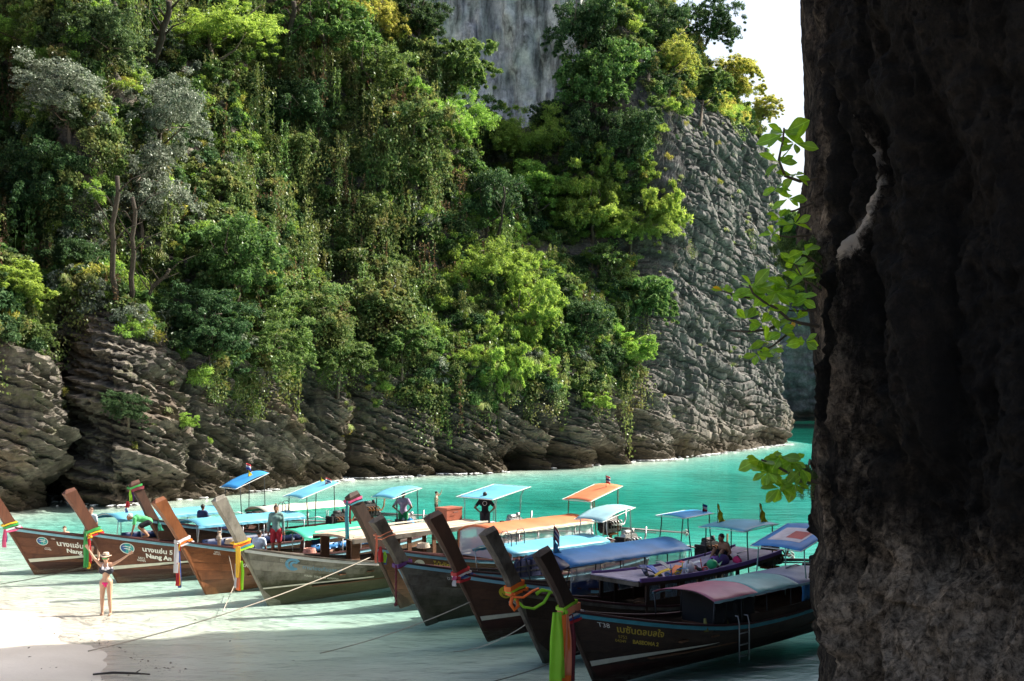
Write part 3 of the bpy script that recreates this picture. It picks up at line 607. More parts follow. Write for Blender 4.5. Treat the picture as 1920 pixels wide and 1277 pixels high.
def scatter(name, srcs, P, rot, scl, idx, label, cat=None):
    src = bpy.data.collections.new(name+'_kinds')
    for s in srcs: src.objects.link(s)
    me = bpy.data.meshes.new(name); me.vertices.add(len(P)); me.vertices.foreach_set('co', np.asarray(P, np.float32).ravel())
    for nm, ty, dat in (('rot', 'FLOAT_VECTOR', rot), ('scl', 'FLOAT', scl), ('idx', 'INT', idx)):
        a = me.attributes.new(nm, ty, 'POINT'); a.data.foreach_set('vector' if ty == 'FLOAT_VECTOR' else 'value', np.asarray(dat, np.int32 if ty == 'INT' else np.float32).ravel())
    o = link(name, me); ng = bpy.data.node_groups.new(name, 'GeometryNodeTree')
    ng.interface.new_socket('Geometry', in_out='INPUT', socket_type='NodeSocketGeometry'); ng.interface.new_socket('Geometry', in_out='OUTPUT', socket_type='NodeSocketGeometry')
    N = ng.nodes; gi = N.new('NodeGroupInput'); go = N.new('NodeGroupOutput'); ip = N.new('GeometryNodeInstanceOnPoints'); ci = N.new('GeometryNodeCollectionInfo')
    ci.inputs['Collection'].default_value = src; ci.inputs['Separate Children'].default_value = True; ci.inputs['Reset Children'].default_value = True
    ip.inputs['Pick Instance'].default_value = True
    def na(nm, ty):
        n = N.new('GeometryNodeInputNamedAttribute'); n.data_type = ty; n.inputs[0].default_value = nm; return n.outputs[0]
    e2r = N.new('FunctionNodeEulerToRotation'); Lk = ng.links.new
    m2p = N.new('GeometryNodeMeshToPoints')
    Lk(gi.outputs[0], m2p.inputs[0]); Lk(m2p.outputs[0], ip.inputs['Points']); Lk(ci.outputs[0], ip.inputs['Instance'])
    Lk(na('rot', 'FLOAT_VECTOR'), e2r.inputs[0]); Lk(e2r.outputs[0], ip.inputs['Rotation']); Lk(na('scl', 'FLOAT'), ip.inputs['Scale']); Lk(na('idx', 'INT'), ip.inputs['Instance Index'])
    Lk(ip.outputs[0], go.inputs[0])
    md = o.modifiers.new('scatter', 'NODES'); md.node_group = ng
    tag(o, label, cat, kind='stuff'); return o
# bare rock reaches up to z_rock(px); above it the slope is overgrown
zrock = np.interp(cpx, [-420, 0, 60, 100, 125, 160, 220, 330, 420, 520, 600, 690, 760, 840, 900, 960, 1060, 1110, 1180, 1225, 1262, 1300, 1330, 1450, 1600],
                  [7, 7.6, 8.2, 9.5, 12, 12.5, 10.5, 8.0, 6.0, 5.2, 5.4, 5.8, 5.0, 4.2, 4.0, 4.6, 5.2, 4.6, 5.0, 12, 30, 32, 34, 35.5, 36])
vegm = Z-(zrock[None]+2.2*fbm(U*0.14, Z*0.14, 3, 4, 95))
area = np.linalg.norm(np.cross(np.gradient(CL, axis=1), np.gradient(CL, axis=0)), axis=-1)
vis = (_pp[..., 0] > -160) & (_pp[..., 0] < 1640) & (_pp[..., 1] > -260)
wgt = np.where((vegm > 0) & vis, area, 0)
# thinner on some bare patches among the trees
patch = fbm(U*0.10, Z*0.16, 8, 4, 97); wgt = wgt*np.where(patch < -0.28, 0.25, 1.0)
# a fringe of tufts and plants rooted on ledges of the bare wall
ledge = np.where((vegm <= 0) & (vegm > -26) & vis & (Z > 2.5), area*(0.015+0.10*(fbm(U*0.25, Z*0.25, 4, 3, 99) > 0.22)), 0)
def pick(w, n):
    p = (w/w.sum()).ravel(); return rng.choice(len(p), n, p=p)
NP = 9500
ii = np.concatenate([pick(wgt, NP), pick(ledge, 420)])
Pv = CL.reshape(-1, 3)[ii]; Nv = CN.reshape(-1, 3)[ii]; pxv = _pp[..., 0].ravel()[ii]; pyv = _pp[..., 1].ravel()[ii]; zv = Pv[:, 2]; fringe = np.arange(len(ii)) >= NP
kinds = ['broad', 'dark', 'feather', 'vine', 'yellow', 'silver', 'grass', 'dry']
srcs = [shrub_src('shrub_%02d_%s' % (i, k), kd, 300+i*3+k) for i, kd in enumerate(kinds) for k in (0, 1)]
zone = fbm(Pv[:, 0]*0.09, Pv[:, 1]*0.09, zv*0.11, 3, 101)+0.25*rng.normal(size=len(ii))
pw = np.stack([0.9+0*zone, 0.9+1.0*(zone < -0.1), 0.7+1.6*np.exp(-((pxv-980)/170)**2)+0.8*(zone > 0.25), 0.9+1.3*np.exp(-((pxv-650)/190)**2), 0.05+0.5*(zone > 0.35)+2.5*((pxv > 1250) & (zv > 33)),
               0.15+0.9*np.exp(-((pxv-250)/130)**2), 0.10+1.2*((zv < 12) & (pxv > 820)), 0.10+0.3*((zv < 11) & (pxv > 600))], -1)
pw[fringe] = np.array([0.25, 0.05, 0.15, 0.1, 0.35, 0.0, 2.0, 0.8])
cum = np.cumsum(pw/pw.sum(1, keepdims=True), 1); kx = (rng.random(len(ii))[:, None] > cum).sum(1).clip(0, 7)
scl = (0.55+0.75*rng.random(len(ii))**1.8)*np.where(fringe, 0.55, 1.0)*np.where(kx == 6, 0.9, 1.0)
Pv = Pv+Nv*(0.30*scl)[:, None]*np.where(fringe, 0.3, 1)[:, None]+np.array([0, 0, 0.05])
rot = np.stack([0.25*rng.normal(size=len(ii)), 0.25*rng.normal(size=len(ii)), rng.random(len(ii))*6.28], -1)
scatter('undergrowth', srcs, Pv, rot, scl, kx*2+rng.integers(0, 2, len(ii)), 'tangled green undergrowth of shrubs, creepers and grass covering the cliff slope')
# long vines hanging from the trees down the slope
def vine_src(name, seed):
    r = np.random.default_rng(seed); V = []; F = []; nb = 0
    for j in range(5):
        x0, y0 = r.normal()*0.5, r.normal()*0.25; ln_ = 2.2+3.6*r.random(); n = int(46*ln_/3); t = r.random(n)
        P = np.stack([x0+0.10*np.sin(3*t+j)+0.11*r.normal(size=n)*(0.4+t), y0+0.10*r.normal(size=n), -ln_*t], -1)
        v, f = leaf_quads(P, unit(np.array([0, 0, -1.0])+0.6*r.normal(size=P.shape)), unit(r.normal(size=P.shape)+np.array([0, -0.5, 0.5])), 0.15+0.06*r.random(n), 0.11); V.append(v); F.append(f+nb); nb += len(v)
        for k in range(8):
            a, b = -ln_*k/8, -ln_*(k+1)/8; xa, xb = x0+0.10*math.sin(3*k/8+j), x0+0.10*math.sin(3*(k+1)/8+j); V.append(np.array([[xa-.012, y0, a], [xa+.012, y0, a], [xb+.012, y0, b], [xb-.012, y0, b]])); F.append(np.arange(4)[None]+nb); nb += 4
    return bpy.data.objects.new(name, new_mesh(name, np.concatenate(V), np.concatenate(F), [LM['vine' if seed % 3 else 'dry' if seed % 2 else 'broad']]))
vw = np.where((vegm > 3) & vis & (PX < 1215), area*(0.35+1.5*np.exp(-((PX-760)/150)**2)), 0)
iv = pick(vw, 620); Pq = CL.reshape(-1, 3)[iv]+CN.reshape(-1, 3)[iv]*(0.9+1.5*rng.random(620))[:, None]
scatter('hanging_vines', [vine_src('vine_%d' % k, 500+k) for k in range(6)], Pq, np.stack([0*Pq[:, 0], 0*Pq[:, 0], -0.7+0.6*rng.normal(size=620)], -1), 0.7+0.7*rng.random(620), rng.integers(0, 6, 620), 'long leafy vines hanging down the wooded cliff slope')
# scrub on top of the distant cliff
FZ = FARV[..., 2]; fi = np.argwhere((FZ > 31+16*fbm(FARV[..., 0]*0.06, FZ*0.05, 0, 3, 111)))
fi = fi[rng.choice(len(fi), min(1500, len(fi)), replace=False)]; PF = FARV[fi[:, 0], fi[:, 1]]
srcf = [shrub_src('far_shrub_%d' % k, kd, 340+k) for k, kd in enumerate(('dark', 'broad'))]
scatter('distant_scrub', srcf, PF, np.stack([0*PF[:, 0], 0*PF[:, 0], rng.random(len(PF))*6.28], -1), 2.2+1.5*rng.random(len(PF)), rng.integers(0, 2, len(PF)), 'dark green scrub topping the distant cliff')

# ------------------------------------------------------------------ single trees and shrubs
def tree(name, px, py, rpx, kind, label, var=0, squash=1.0, out_=0.35, trunk=True, cat='tree', lean=0.0, group=None, drop=0.95):
    S, _ = on_cliff(px+lean*rpx, py+drop*rpx); B, _ = on_cliff(px, py); Yc_ = B.y; r_ = rpx*Yc_/F_PX
    C = at(px, py, Yc_-out_*r_); e = empty(name, S); 
    s0, me = CROWN[kind][var % len(CROWN[kind])]
    c = link('crown', me, e, C-S, (RND.uniform(-.2, .2), RND.uniform(-.2, .2), RND.uniform(0, 6.28)), (r_, r_, r_*squash))
    d = C-S; q = d.to_track_quat('Z', 'X').to_euler()
    t = link('trunk', TRUNK[RND.randrange(4)], e, (0, 0, 0), q, (r_*0.9, r_*0.9, max(d.length, 0.5)))
    tag(e, label, cat, group); return e
T = [
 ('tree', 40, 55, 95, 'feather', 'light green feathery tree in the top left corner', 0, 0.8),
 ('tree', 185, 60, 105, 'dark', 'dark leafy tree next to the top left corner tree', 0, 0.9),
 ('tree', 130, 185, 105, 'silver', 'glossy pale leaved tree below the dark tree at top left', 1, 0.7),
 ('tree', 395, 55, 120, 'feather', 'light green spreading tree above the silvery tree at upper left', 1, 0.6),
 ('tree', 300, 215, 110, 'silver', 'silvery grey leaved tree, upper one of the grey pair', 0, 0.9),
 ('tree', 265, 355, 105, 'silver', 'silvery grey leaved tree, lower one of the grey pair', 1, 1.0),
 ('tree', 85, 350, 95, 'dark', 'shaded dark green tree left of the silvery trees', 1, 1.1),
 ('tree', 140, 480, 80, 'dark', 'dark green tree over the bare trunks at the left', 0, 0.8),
 ('tree', 10, 410, 55, 'yellow', 'yellow green bush at the left edge halfway up', 1, 1.1),
 ('shrub', 30, 545, 62, 'feather', 'bright green shrub on top of the rock pillar at the left edge', 2, 0.8),
 ('shrub', 55, 640, 48, 'broad', 'small green shrub hanging on the side of the left rock pillar', 2, 1.0),
 ('vine_mound', 415, 355, 62, 'vine', 'mound of creepers with orange brown leaves beside the silvery trees', 2, 1.3),
 ('tree', 445, 490, 120, 'broad', 'large rounded green bush left of the middle, upper one', 0, 1.0),
 ('tree', 400, 610, 95, 'dark', 'dark green bush overhanging the shaded rocks at lower left', 1, 0.9),
 ('tree', 505, 640, 90, 'broad', 'fresh green bush overhanging the layered rocks at lower left', 1, 0.8),
 ('vine_mound', 590, 590, 88, 'vine', 'pale creeper mound below the dark hollow of the slope', 1, 0.9),
 ('vine_mound', 715, 570, 82, 'vine', 'creeper covered mound with a bright green right side in the centre', 2, 0.9),
 ('shrub', 755, 640, 60, 'broad', 'bright green shrub on the ledge under the central creeper mound', 2, 0.7),
 ('shrub', 640, 672, 66, 'broad', 'leafy green shrub above the big tilted rock slabs', 2, 0.7),
 ('tree', 545, 200, 100, 'dark', 'dark blue green tree right of the silvery trees', 0, 1.0),
 ('vine_mound', 560, 300, 80, 'vine', 'curtain of brown leaved creepers right of the dark hollow', 0, 1.3),
 ('tree', 610, 55, 105, 'broad', 'mid green tree with a tall slanting trunk near the top', 1, 0.8),
 ('tree', 690, 30, 85, 'yellow', 'yellow green tree at the top edge left of the ridge', 0, 0.9),
 ('tree', 785, 35, 70, 'dark', 'dusky dark tree on the ridge at the top edge', 1, 1.0),
 ('tree', 700, 150, 92, 'broad', 'green tree crest draped in creepers below the ridge', 0, 0.8),
 ('tree', 860, 130, 72, 'broad', 'round green tree on the ridge beside the limestone wall', 2, 1.0),
 ('tree', 835, 225, 80, 'feather', 'bright feathery tree on the right flank of the ridge', 0, 1.1),
 ('vine_mound', 760, 270, 100, 'vine', 'great curtain of creepers hanging below the bright ridge', 1, 1.2),
 ('vine_mound', 680, 410, 85, 'vine', 'dark creeper thicket with brown leaves in the middle of the slope', 0, 1.1),
 ('tree', 985, 255, 78, 'feather', 'bright green tree top right below the limestone wall', 0, 1.0),
 ('tree', 1005, 345, 85, 'feather', 'bright feathery tree with a pale slender trunk in the centre', 1, 0.9),
 ('tree', 905, 240, 52, 'broad', 'green tree at the foot of the limestone wall on the left', 1, 1.0),
 ('tree', 1035, 215, 44, 'dark', 'small dark tree at the foot of the limestone wall on the right', 0, 1.1),
 ('tree', 915, 370, 85, 'dark', 'shaded tree left of the bright feathery trees', 0, 1.2),
 ('bamboo_clump', 915, 500, 85, 'feather', 'feathery yellow green bamboo clump, upper left of the three', 1, 1.1),
 ('bamboo_clump', 985, 590, 72, 'feather', 'feathery bamboo clump right above the dark water cave', 2, 1.2),
 ('bamboo_clump', 950, 690, 48, 'feather', 'hanging bamboo clump lowest above the water cave', 2, 1.4),
 ('shrub', 1035, 640, 48, 'broad', 'round light green shrub on the rock ledge right of the bamboo', 2, 0.9),
 ('tree', 1110, 385, 70, 'feather', 'light green creeper clad tree right of the gully', 2, 1.3),
 ('tree', 1185, 415, 66, 'feather', 'fresh green feathery bush left of the bare headland wall, lower', 0, 1.0),
 ('tree', 1236, 400, 46, 'feather', 'fresh green feathery bush touching the bare headland wall', 2, 1.4),
 ('shrub', 1150, 520, 62, 'broad', 'grey green twiggy shrub below the feathery bushes', 1, 0.9),
 ('shrub', 1215, 560, 56, 'broad', 'loose green shrub spreading over the wall foot', 2, 1.0),
 ('shrub', 1100, 600, 52, 'dark', 'dark shrub beside the brown soil patch', 1, 1.0),
 ('shrub', 1190, 660, 46, 'feather', 'pale grassy shrub low on the headland', 2, 0.7),
 ('tree', 1098, 55, 84, 'dark', 'deep green tree hanging beside the limestone wall at the top', 0, 1.2),
 ('tree', 1120, 150, 85, 'broad', 'dense green tree on the upper headland left side', 0, 1.1),
 ('tree', 1098, 270, 62, 'dark', 'dark green creeper tree in the gully beside the limestone', 1, 1.2),
 ('tree', 1180, 250, 70, 'dark', 'dark green bush left of the headland wall top', 0, 1.2),
 ('tree', 1230, 60, 80, 'dark', 'dusky green tree at the top of the headland', 1, 1.0),
 ('tree', 1265, 110, 62, 'yellow', 'yellow green bush at the middle of the headland top', 0, 0.9),
 ('tree', 1345, 45, 55, 'dark', 'dark green tree on the headland crest against the sky', 1, 1.1),
 ('tree', 1320, 165, 55, 'broad', 'green bush on the headland brow above the bare wall', 2, 0.8),
 ('tree', 1390, 150, 56, 'yellow', 'bright yellow green bush at the right brow of the headland', 1, 0.9),
 ('shrub', 1432, 205, 36, 'yellow', 'small yellow shrub at the right end of the headland brow', 1, 0.9),
 ('shrub', 240, 765, 48, 'dark', 'shaded dark shrub growing on the lower left rocks', 1, 0.8),
 ('shrub', 352, 792, 20, 'feather', 'small bright green plant on the shaded lower left rocks', 2, 0.8),
 ('shrub', 1115, 752, 30, 'feather', 'small bright leafy plant hanging over the rocks above the water', 2, 0.7),
]
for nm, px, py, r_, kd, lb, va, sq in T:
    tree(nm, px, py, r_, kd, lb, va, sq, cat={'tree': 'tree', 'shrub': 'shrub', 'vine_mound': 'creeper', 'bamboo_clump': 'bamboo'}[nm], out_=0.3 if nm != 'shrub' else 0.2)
# bare trunks that show in front of the dark slope
def bare_trunk(p0, p1, r0, r1, label, dy=1.2, bend=0.3):
    A, _ = on_cliff(*p0); B, _ = on_cliff(*p1); Yt = min(A.y, B.y)-dy; A = at(p0[0], p0[1], A.y-0.1); B = at(p1[0], p1[1], Yt)
    e = empty('bare_tree', A); pts = []
    for i in range(9):
        t = i/8; p = (B-A)*t+Vector((bend*math.sin(t*3.1)+0.08*math.sin(t*17), 0.1*math.sin(t*9), 0)); pts.append(p)
    mb = MB(); mb.tube(pts, [r0+(r1-r0)*i/8 for i in range(9)], 9); mb.build('trunk', M_BARKD, e, True)
    mb = MB()
    for i in range(5):
        b = pts[4+(i % 4)]; a = i*2.1; mb.tube([b, b+Vector((0.8*math.cos(a), -0.3, 0.7)), b+Vector((1.7*math.cos(a), -0.2, 1.1+0.4*math.sin(a)))], [r1*0.5, r1*0.3, r1*0.12], 5)
    mb.build('limbs', M_BARKD, e, True); tag(e, label, 'tree')
bare_trunk((278, 140), (318, 2), 0.28, 0.2, 'thick dark leaning trunk under the light green tree at upper left', 2.5, 0.2)
bare_trunk((530, 135), (552, 2), 0.24, 0.2, 'tall straight dark trunk near the top left of the ridge', 2.5, 0.1)
bare_trunk((243, 570), (250, 370), 0.16, 0.11, 'slim pale trunk below the silvery trees', 2.5, 0.1)
bare_trunk((215, 575), (222, 330), 0.17, 0.12, 'dark upright trunk left of the slim pale trunk', 2.2, -0.2)
bare_trunk((262, 590), (320, 505), 0.12, 0.09, 'leaning light brown trunk above the shaded rocks at left', 1.5, -0.3)
bare_trunk((930, 470), (946, 350), 0.13, 0.08, 'pale slender trunk under the bright feathery tree in the centre', 2.5, 0.1)
# ------------------------------------------------------------------ longtail boats
def wood_mat(name, c0, c1, grey=0.0, stain=0.4, rough=0.55, spec=0.35, algae=0.0, gs=(0.45, 5, 5)):
    m, nt, N, L = mat(name); co = objcoord(nt); oi = nd(nt, 'ShaderNodeObjectInfo')
    add = nd(nt, 'ShaderNodeVectorMath', operation='ADD'); L.new(co, add.inputs[0])
    cb = nd(nt, 'ShaderNodeCombineXYZ'); L.new(mathn(nt, 'MULTIPLY', oi.outputs['Random'], 37.0), cb.inputs[0]); L.new(cb.outputs[0], add.inputs[1]); v = add.outputs[0]
    g1 = noise(nt, mapping(nt, v, gs), 2.6, 9, 0.75, 0.8); g2 = noise(nt, v, 1.3, 6, 0.65); g3 = noise(nt, mapping(nt, v, (1, 1, 0.25)), 3.0, 6, 0.7)
    r = ramp(nt, [(0.30, c0), (0.70, c1)]); L.new(mathn(nt, 'ADD', mathn(nt, 'MULTIPLY', g1, 0.6), mathn(nt, 'MULTIPLY', g2, 0.4)), r.inputs[0])
    hv = nd(nt, 'ShaderNodeHueSaturation'); mr = nd(nt, 'ShaderNodeMapRange', i_3=0.78, i_4=1.2); L.new(oi.outputs['Random'], mr.inputs[0]); L.new(mr.outputs[0], hv.inputs['Value']); L.new(r.outputs[0], hv.inputs['Color'])
    c = hv.outputs[0]
    rs = ramp(nt, [(0.50, (0, 0, 0)), (0.72, (1, 1, 1))]); L.new(g3, rs.inputs[0])
    c = mixc(nt, c, tuple(x*0.35 for x in c0), mathn(nt, 'MULTIPLY', rs.outputs[0], stain))
    if grey:
        rg = ramp(nt, [(0.38, (0, 0, 0)), (0.62, (1, 1, 1))]); L.new(g2, rg.inputs[0])
        c = mixc(nt, c, (0.33, 0.31, 0.27), mathn(nt, 'MULTIPLY', rg.outputs[0], grey))
    if algae:
        sp = nd(nt, 'ShaderNodeSeparateXYZ'); L.new(co, sp.inputs[0])
        za = nd(nt, 'ShaderNodeMapRange', i_1=0.75, i_2=0.25, i_3=0.0, i_4=1.0); L.new(mathn(nt, 'ADD', sp.outputs[2], mathn(nt, 'MULTIPLY', mathn(nt, 'SUBTRACT', g2, 0.5), 0.9)), za.inputs[0])
        c = mixc(nt, c, (0.045, 0.048, 0.022), mathn(nt, 'MULTIPLY', za.outputs[0], algae))
    rr = nd(nt, 'ShaderNodeMapRange', i_3=rough-0.12, i_4=rough+0.25); L.new(g2, rr.inputs[0])
    p = princ(nt, c, rr.outputs[0], spec, 0, g1, 0.35, 0.012); out(nt, p.outputs[0]); return m
def tarp_mat(name, col, rough=0.42, trans=0.25, fade=0.25):
    m, nt, N, L = mat(name); co = objcoord(nt)
    n1 = noise(nt, co, 0.9, 5, 0.6); n2 = noise(nt, mapping(nt, co, (0.5, 3, 3)), 2.5, 4, 0.6)
    r = ramp(nt, [(0.3, tuple(c*(1-fade) for c in col)), (0.7, tuple(min(1, c*(1+fade*0.5)+0.02) for c in col))]); L.new(n1, r.inputs[0])
    p = princ(nt, r.outputs[0], rough, 0.4, 0, n2, 0.35, 0.03)
    t = nd(nt, 'ShaderNodeBsdfTranslucent'); L.new(r.outputs[0], t.inputs[0]); mx = nd(nt, 'ShaderNodeMixShader', i_0=trans); L.new(p.outputs[0], mx.inputs[1]); L.new(t.outputs[0], mx.inputs[2])
    out(nt, mx.outputs[0]); return m
def plastic_sheet(name, col=(0.8, 0.82, 0.85), clear=0.6):
    m, nt, N, L = mat(name); co = objcoord(nt); p = princ(nt, col, 0.25, 0.5, 0, noise(nt, mapping(nt, co, (4, 4, 0.7)), 3, 4, 0.6), 0.5, 0.03)
    t = nd(nt, 'ShaderNodeBsdfTransparent'); mx = nd(nt, 'ShaderNodeMixShader', i_0=clear); L.new(p.outputs[0], mx.inputs[1]); L.new(t.outputs[0], mx.inputs[2]); out(nt, mx.outputs[0]); return m
WP = {
 'red':   ((0.060, 0.020, 0.011), (0.175, 0.066, 0.034)),
 'red2':  ((0.035, 0.016, 0.010), (0.115, 0.052, 0.030)),
 'orange': ((0.085, 0.026, 0.010), (0.25, 0.092, 0.032), 0, 0.45, 0.38),
 'grey':  ((0.065, 0.056, 0.042), (0.34, 0.31, 0.25), 0.55, 0.8, 0.75, 0.2, 0.9),
 'dark':  ((0.018, 0.010, 0.007), (0.068, 0.038, 0.025), 0.0, 0.5),
 'greyd': ((0.030, 0.023, 0.017), (0.13, 0.105, 0.08), 0.30, 0.7, 0.7, 0.25, 0.5),
 'brown': ((0.075, 0.033, 0.016), (0.21, 0.105, 0.055)),
 'deck':  ((0.26, 0.17, 0.11), (0.54, 0.42, 0.30), 0.3, 0.35, 0.7),
 'roofw': ((0.36, 0.28, 0.20), (0.68, 0.58, 0.46), 0.2, 0.3, 0.7),
}
W = {k: wood_mat(k+'_wood', *v) for k, v in WP.items()}
WV = {k: wood_mat(k+'_upright_wood', *v[:6], gs=(4.5, 5, 0.5)) for k, v in WP.items() if k not in ('deck', 'roofw')}
M_RUB = simple('light_blue_paint', (0.24, 0.47, 0.56), 0.5); M_RUB2 = simple('teal_paint', (0.07, 0.30, 0.36), 0.5); M_CAP = simple('dark_gunwale_paint', (0.06, 0.022, 0.022), 0.5)
M_WHITE = simple('white_paint', (0.74, 0.73, 0.68), 0.55, var=0.15); M_CREAM = simple('cream_paint', (0.62, 0.60, 0.50), 0.6, var=0.15); M_BOOT = simple('red_bottom_paint', (0.055, 0.018, 0.013), 0.6)
M_STEEL = simple('galvanised_tube', (0.42, 0.42, 0.43), 0.4, 0.5, 0.8); M_DARKSTEEL = simple('dark_iron', (0.05, 0.05, 0.052), 0.5, 0.5, 0.5); M_RUST = simple('rusty_iron', (0.20, 0.085, 0.035), 0.85, 0.2)
M_ENG = simple('engine_grease', (0.035, 0.034, 0.033), 0.45, 0.5, 0.3, 0.5, 8); M_ALU = simple('engine_alloy', (0.42, 0.42, 0.41), 0.4, 0.5, 0.85, 0.4, 9)
M_BLACK = simple('black_rubber', (0.02, 0.02, 0.022), 0.6); M_GOLD = simple('gold_lettering', (0.50, 0.36, 0.05), 0.5); M_LETTER = simple('white_lettering', (0.80, 0.79, 0.74), 0.55, var=0.1)
M_BLUEL = simple('faded_blue_lettering', (0.13, 0.33, 0.48), 0.6); M_GREENL = simple('teal_emblem', (0.03, 0.34, 0.33), 0.5); M_NAVYL = simple('navy_emblem', (0.03, 0.10, 0.28), 0.5); M_YELL = simple('yellow_emblem', (0.66, 0.55, 0.04), 0.5); M_BLKL = simple('black_lettering', (0.03, 0.03, 0.03), 0.5)
M_ROPE = simple('hemp_rope', (0.46, 0.40, 0.32), 0.9, var=0.2, scale=20)
TARP = {k: tarp_mat('tarpaulin_'+k, c) for k, c in dict(sky=(0.16, 0.50, 0.66), blue=(0.08, 0.33, 0.74), bright=(0.05, 0.33, 0.68), navy=(0.012, 0.03, 0.11), orange=(0.72, 0.24, 0.10), green=(0.06, 0.50, 0.33), cream=(0.70, 0.68, 0.55),
     pink=(0.66, 0.22, 0.30), teal=(0.30, 0.62, 0.58), lilac=(0.48, 0.46, 0.60), pale=(0.38, 0.62, 0.68), purple=(0.20, 0.11, 0.36)).items()}
M_CLEAR = plastic_sheet('clear_plastic'); M_GLASS = plastic_sheet('dusty_window', (0.25, 0.32, 0.36), 0.45)

class Boat:
    def __init__(s, name, foot, deg, label, L=9.5, beam=0.85, hull='red', prow=None, rub=M_RUB, boot=True, tip=(-1.5, 2.8), free=0.56, bowh=1.45, bootlen=4.0):
        s.L, s.b, s.free, s.bowh = L, beam, free, bowh; s.root = empty(name, (foot[0], foot[1], 0), (0, 0, math.radians(deg))); tag(s.root, label, 'boat', 'longtail boats moored in a row'); s.hull = hull
        bnd = [0, 0.30, 0.48, 0.64, 0.82, 1.0]; ss = [0.0, 0.12, 0.3, 0.6, 1.0, 1.5, 2.1, 2.8, 3.6, 4.6, 5.8, 7.2, 8.5, L]
        for side in (-1, 1):
            for k in range(5):
                mb = MB(); P = []; lift = RND.uniform(0.002, 0.022)
                for q in ss:
                    row = [s.P(q, bnd[k]+(bnd[k+1]-bnd[k])*j/3.0*(1.0 if j < 3 else 0.985), side, lift+0.010*(3-j)/3.0) for j in range(4)]
                    row += [s.P(q, bnd[k]+(bnd[k+1]-bnd[k])*j/3.0, side, -0.028) for j in (3, 0)]
                    P.append(row)
                mb.grid(P, True); mb._add([p for p in P[-1]], [tuple(range(6))]); mb.build('plank', W[hull] if (k or not boot) else M_BOOT, s.root)
            mb = MB(); cap = [s.P(q, 1.0, side, 0.0) for q in ss]; out_ = [s.P(q, 1.0, side, 0.05) for q in ss]
            P = [[c+Vector((0, -side*0.045, 0.0)), c+Vector((0, -side*0.045, 0.045)), o+Vector((0, 0, 0.045)), o+Vector((0, 0, 0.0))] for c, o in zip(cap, out_)]
            mb.grid(P, True); mb._add(P[-1], [(0, 1, 2, 3)]); mb.build('gunwale', M_CAP if hull not in ('grey',) else W['greyd'], s.root)
            mb = MB(); P = []
            for q in ss:
                a, b_ = s.P(q, 0.99, side, 0.030), s.P(q, 0.99, side, 0.015); h = 0.085
                P.append([a, a+Vector((0, 0, -h)), b_+Vector((0, -side*0.02, -h)), b_+Vector((0, -side*0.02, 0))])
            mb.grid(P, True); mb._add(P[-1], [(0, 1, 2, 3)]); mb.build('rub_rail', rub, s.root)
            if boot:
                mb = MB(); P = []
                for i in range(14):
                    q = bootlen*i/13; z1 = 0.30-0.05*q/bootlen; h = 0.115*max(0.0, 1-q/bootlen)**0.7+0.004
                    P.append([s.onside(q, z1, side, 0.030), s.onside(q, z1-h, side, 0.030)])
                mb.slab(P, (0, -side*0.012, 0)); mb.build('boot_stripe', M_CREAM, s.root)
        # stem and prow post
        mb = MB(); rows = []; tx, tz = tip; jx, jz = -0.78*bowh/1.45, bowh
        tx -= 0.14; dv = RND.uniform(0.9, 1.1)
        for (x, z, d, w) in ((0.30, -0.42, 0.40, 0.10), (0.06, 0.0, 0.40, 0.12), (-0.36, 0.75*bowh/1.45, 0.40, 0.14), (jx, jz, 0.38, 0.18), (jx+(tx-jx)*0.30+0.03, jz+(tz-jz)*0.30, 0.33*dv, 0.21), (jx+(tx-jx)*0.62+0.03, jz+(tz-jz)*0.62, 0.34*dv, 0.24), (tx, tz, 0.37*dv, 0.27*dv)):
            sl = 0.12 if z > jz+0.9 else 0.05
            rows.append([Vector((x-d*0.28, -w/2, z-sl*0)), Vector((x-d*0.28-0.03, 0, z)), Vector((x-d*0.28, w/2, z)), Vector((x+d*0.72, w/2, z+sl)), Vector((x+d*0.72, -w/2, z+sl))])
        mb.grid(rows, True); t = rows[-1]; n = len(mb.v)
        apex1, apex2 = Vector((tx-0.02, 0, tz+0.13)), Vector((tx+0.26, 0, tz+0.20))
        mb._add(t+[apex1, apex2], [(0, 1, 5), (1, 2, 5), (2, 3, 6, 5), (3, 4, 6), (4, 0, 5, 6)]); mb._add(rows[0], [(4, 3, 2, 1, 0)])
        s.prow = mb.build('prow_post', WV[prow or hull], s.root); s.tip, s.joint = Vector((tx, 0, tz)), Vector((jx, 0, jz))
        # transom, foredeck, floor, seats
        mb = MB(); e = [s.P(L, tt, -1, -0.01) for tt in (1, 0.8, 0.6, 0.3, 0.0)]+[s.P(L, tt, 1, -0.01) for tt in (0.3, 0.6, 0.8, 1)]; mb._add(e, [tuple(range(9))]); mb._add([p+Vector((-0.04, 0, 0)) for p in e], [tuple(range(9))[::-1]]); mb.build('transom', W[hull], s.root)
        for k in range(5):
            mb = MB(); P = []
            for q in (0.06, 0.4, 0.8, 1.25, 1.7):
                a = s.P(q, 0.985, -1, -0.03); b_ = s.P(q, 0.985, 1, -0.03); z = a.z-0.015
                P.append([Vector((a.x, a.y+(b_.y-a.y)*(k+0.04)/5, z)), Vector((a.x, a.y+(b_.y-a.y)*(k+0.96)/5, z))])
            mb.slab(P, (0, 0, 0.03)); mb.build('deck_board', W['deck'] if hull in ('red', 'orange', 'red2', 'brown') else W['greyd'], s.root)
        for k in range(5):
            mb = MB(); P = [[Vector((q, s.hb(q)*0.78*(-1+2*(k+0.03)/5), 0.16)), Vector((q, s.hb(q)*0.78*(-1+2*(k+0.97)/5), 0.16))] for q in (1.5, 2.5, 4, 6, 8, L-0.1)]
            mb.slab(P, (0, 0, 0.03)); mb.build('floor_board', W['brown'], s.root)
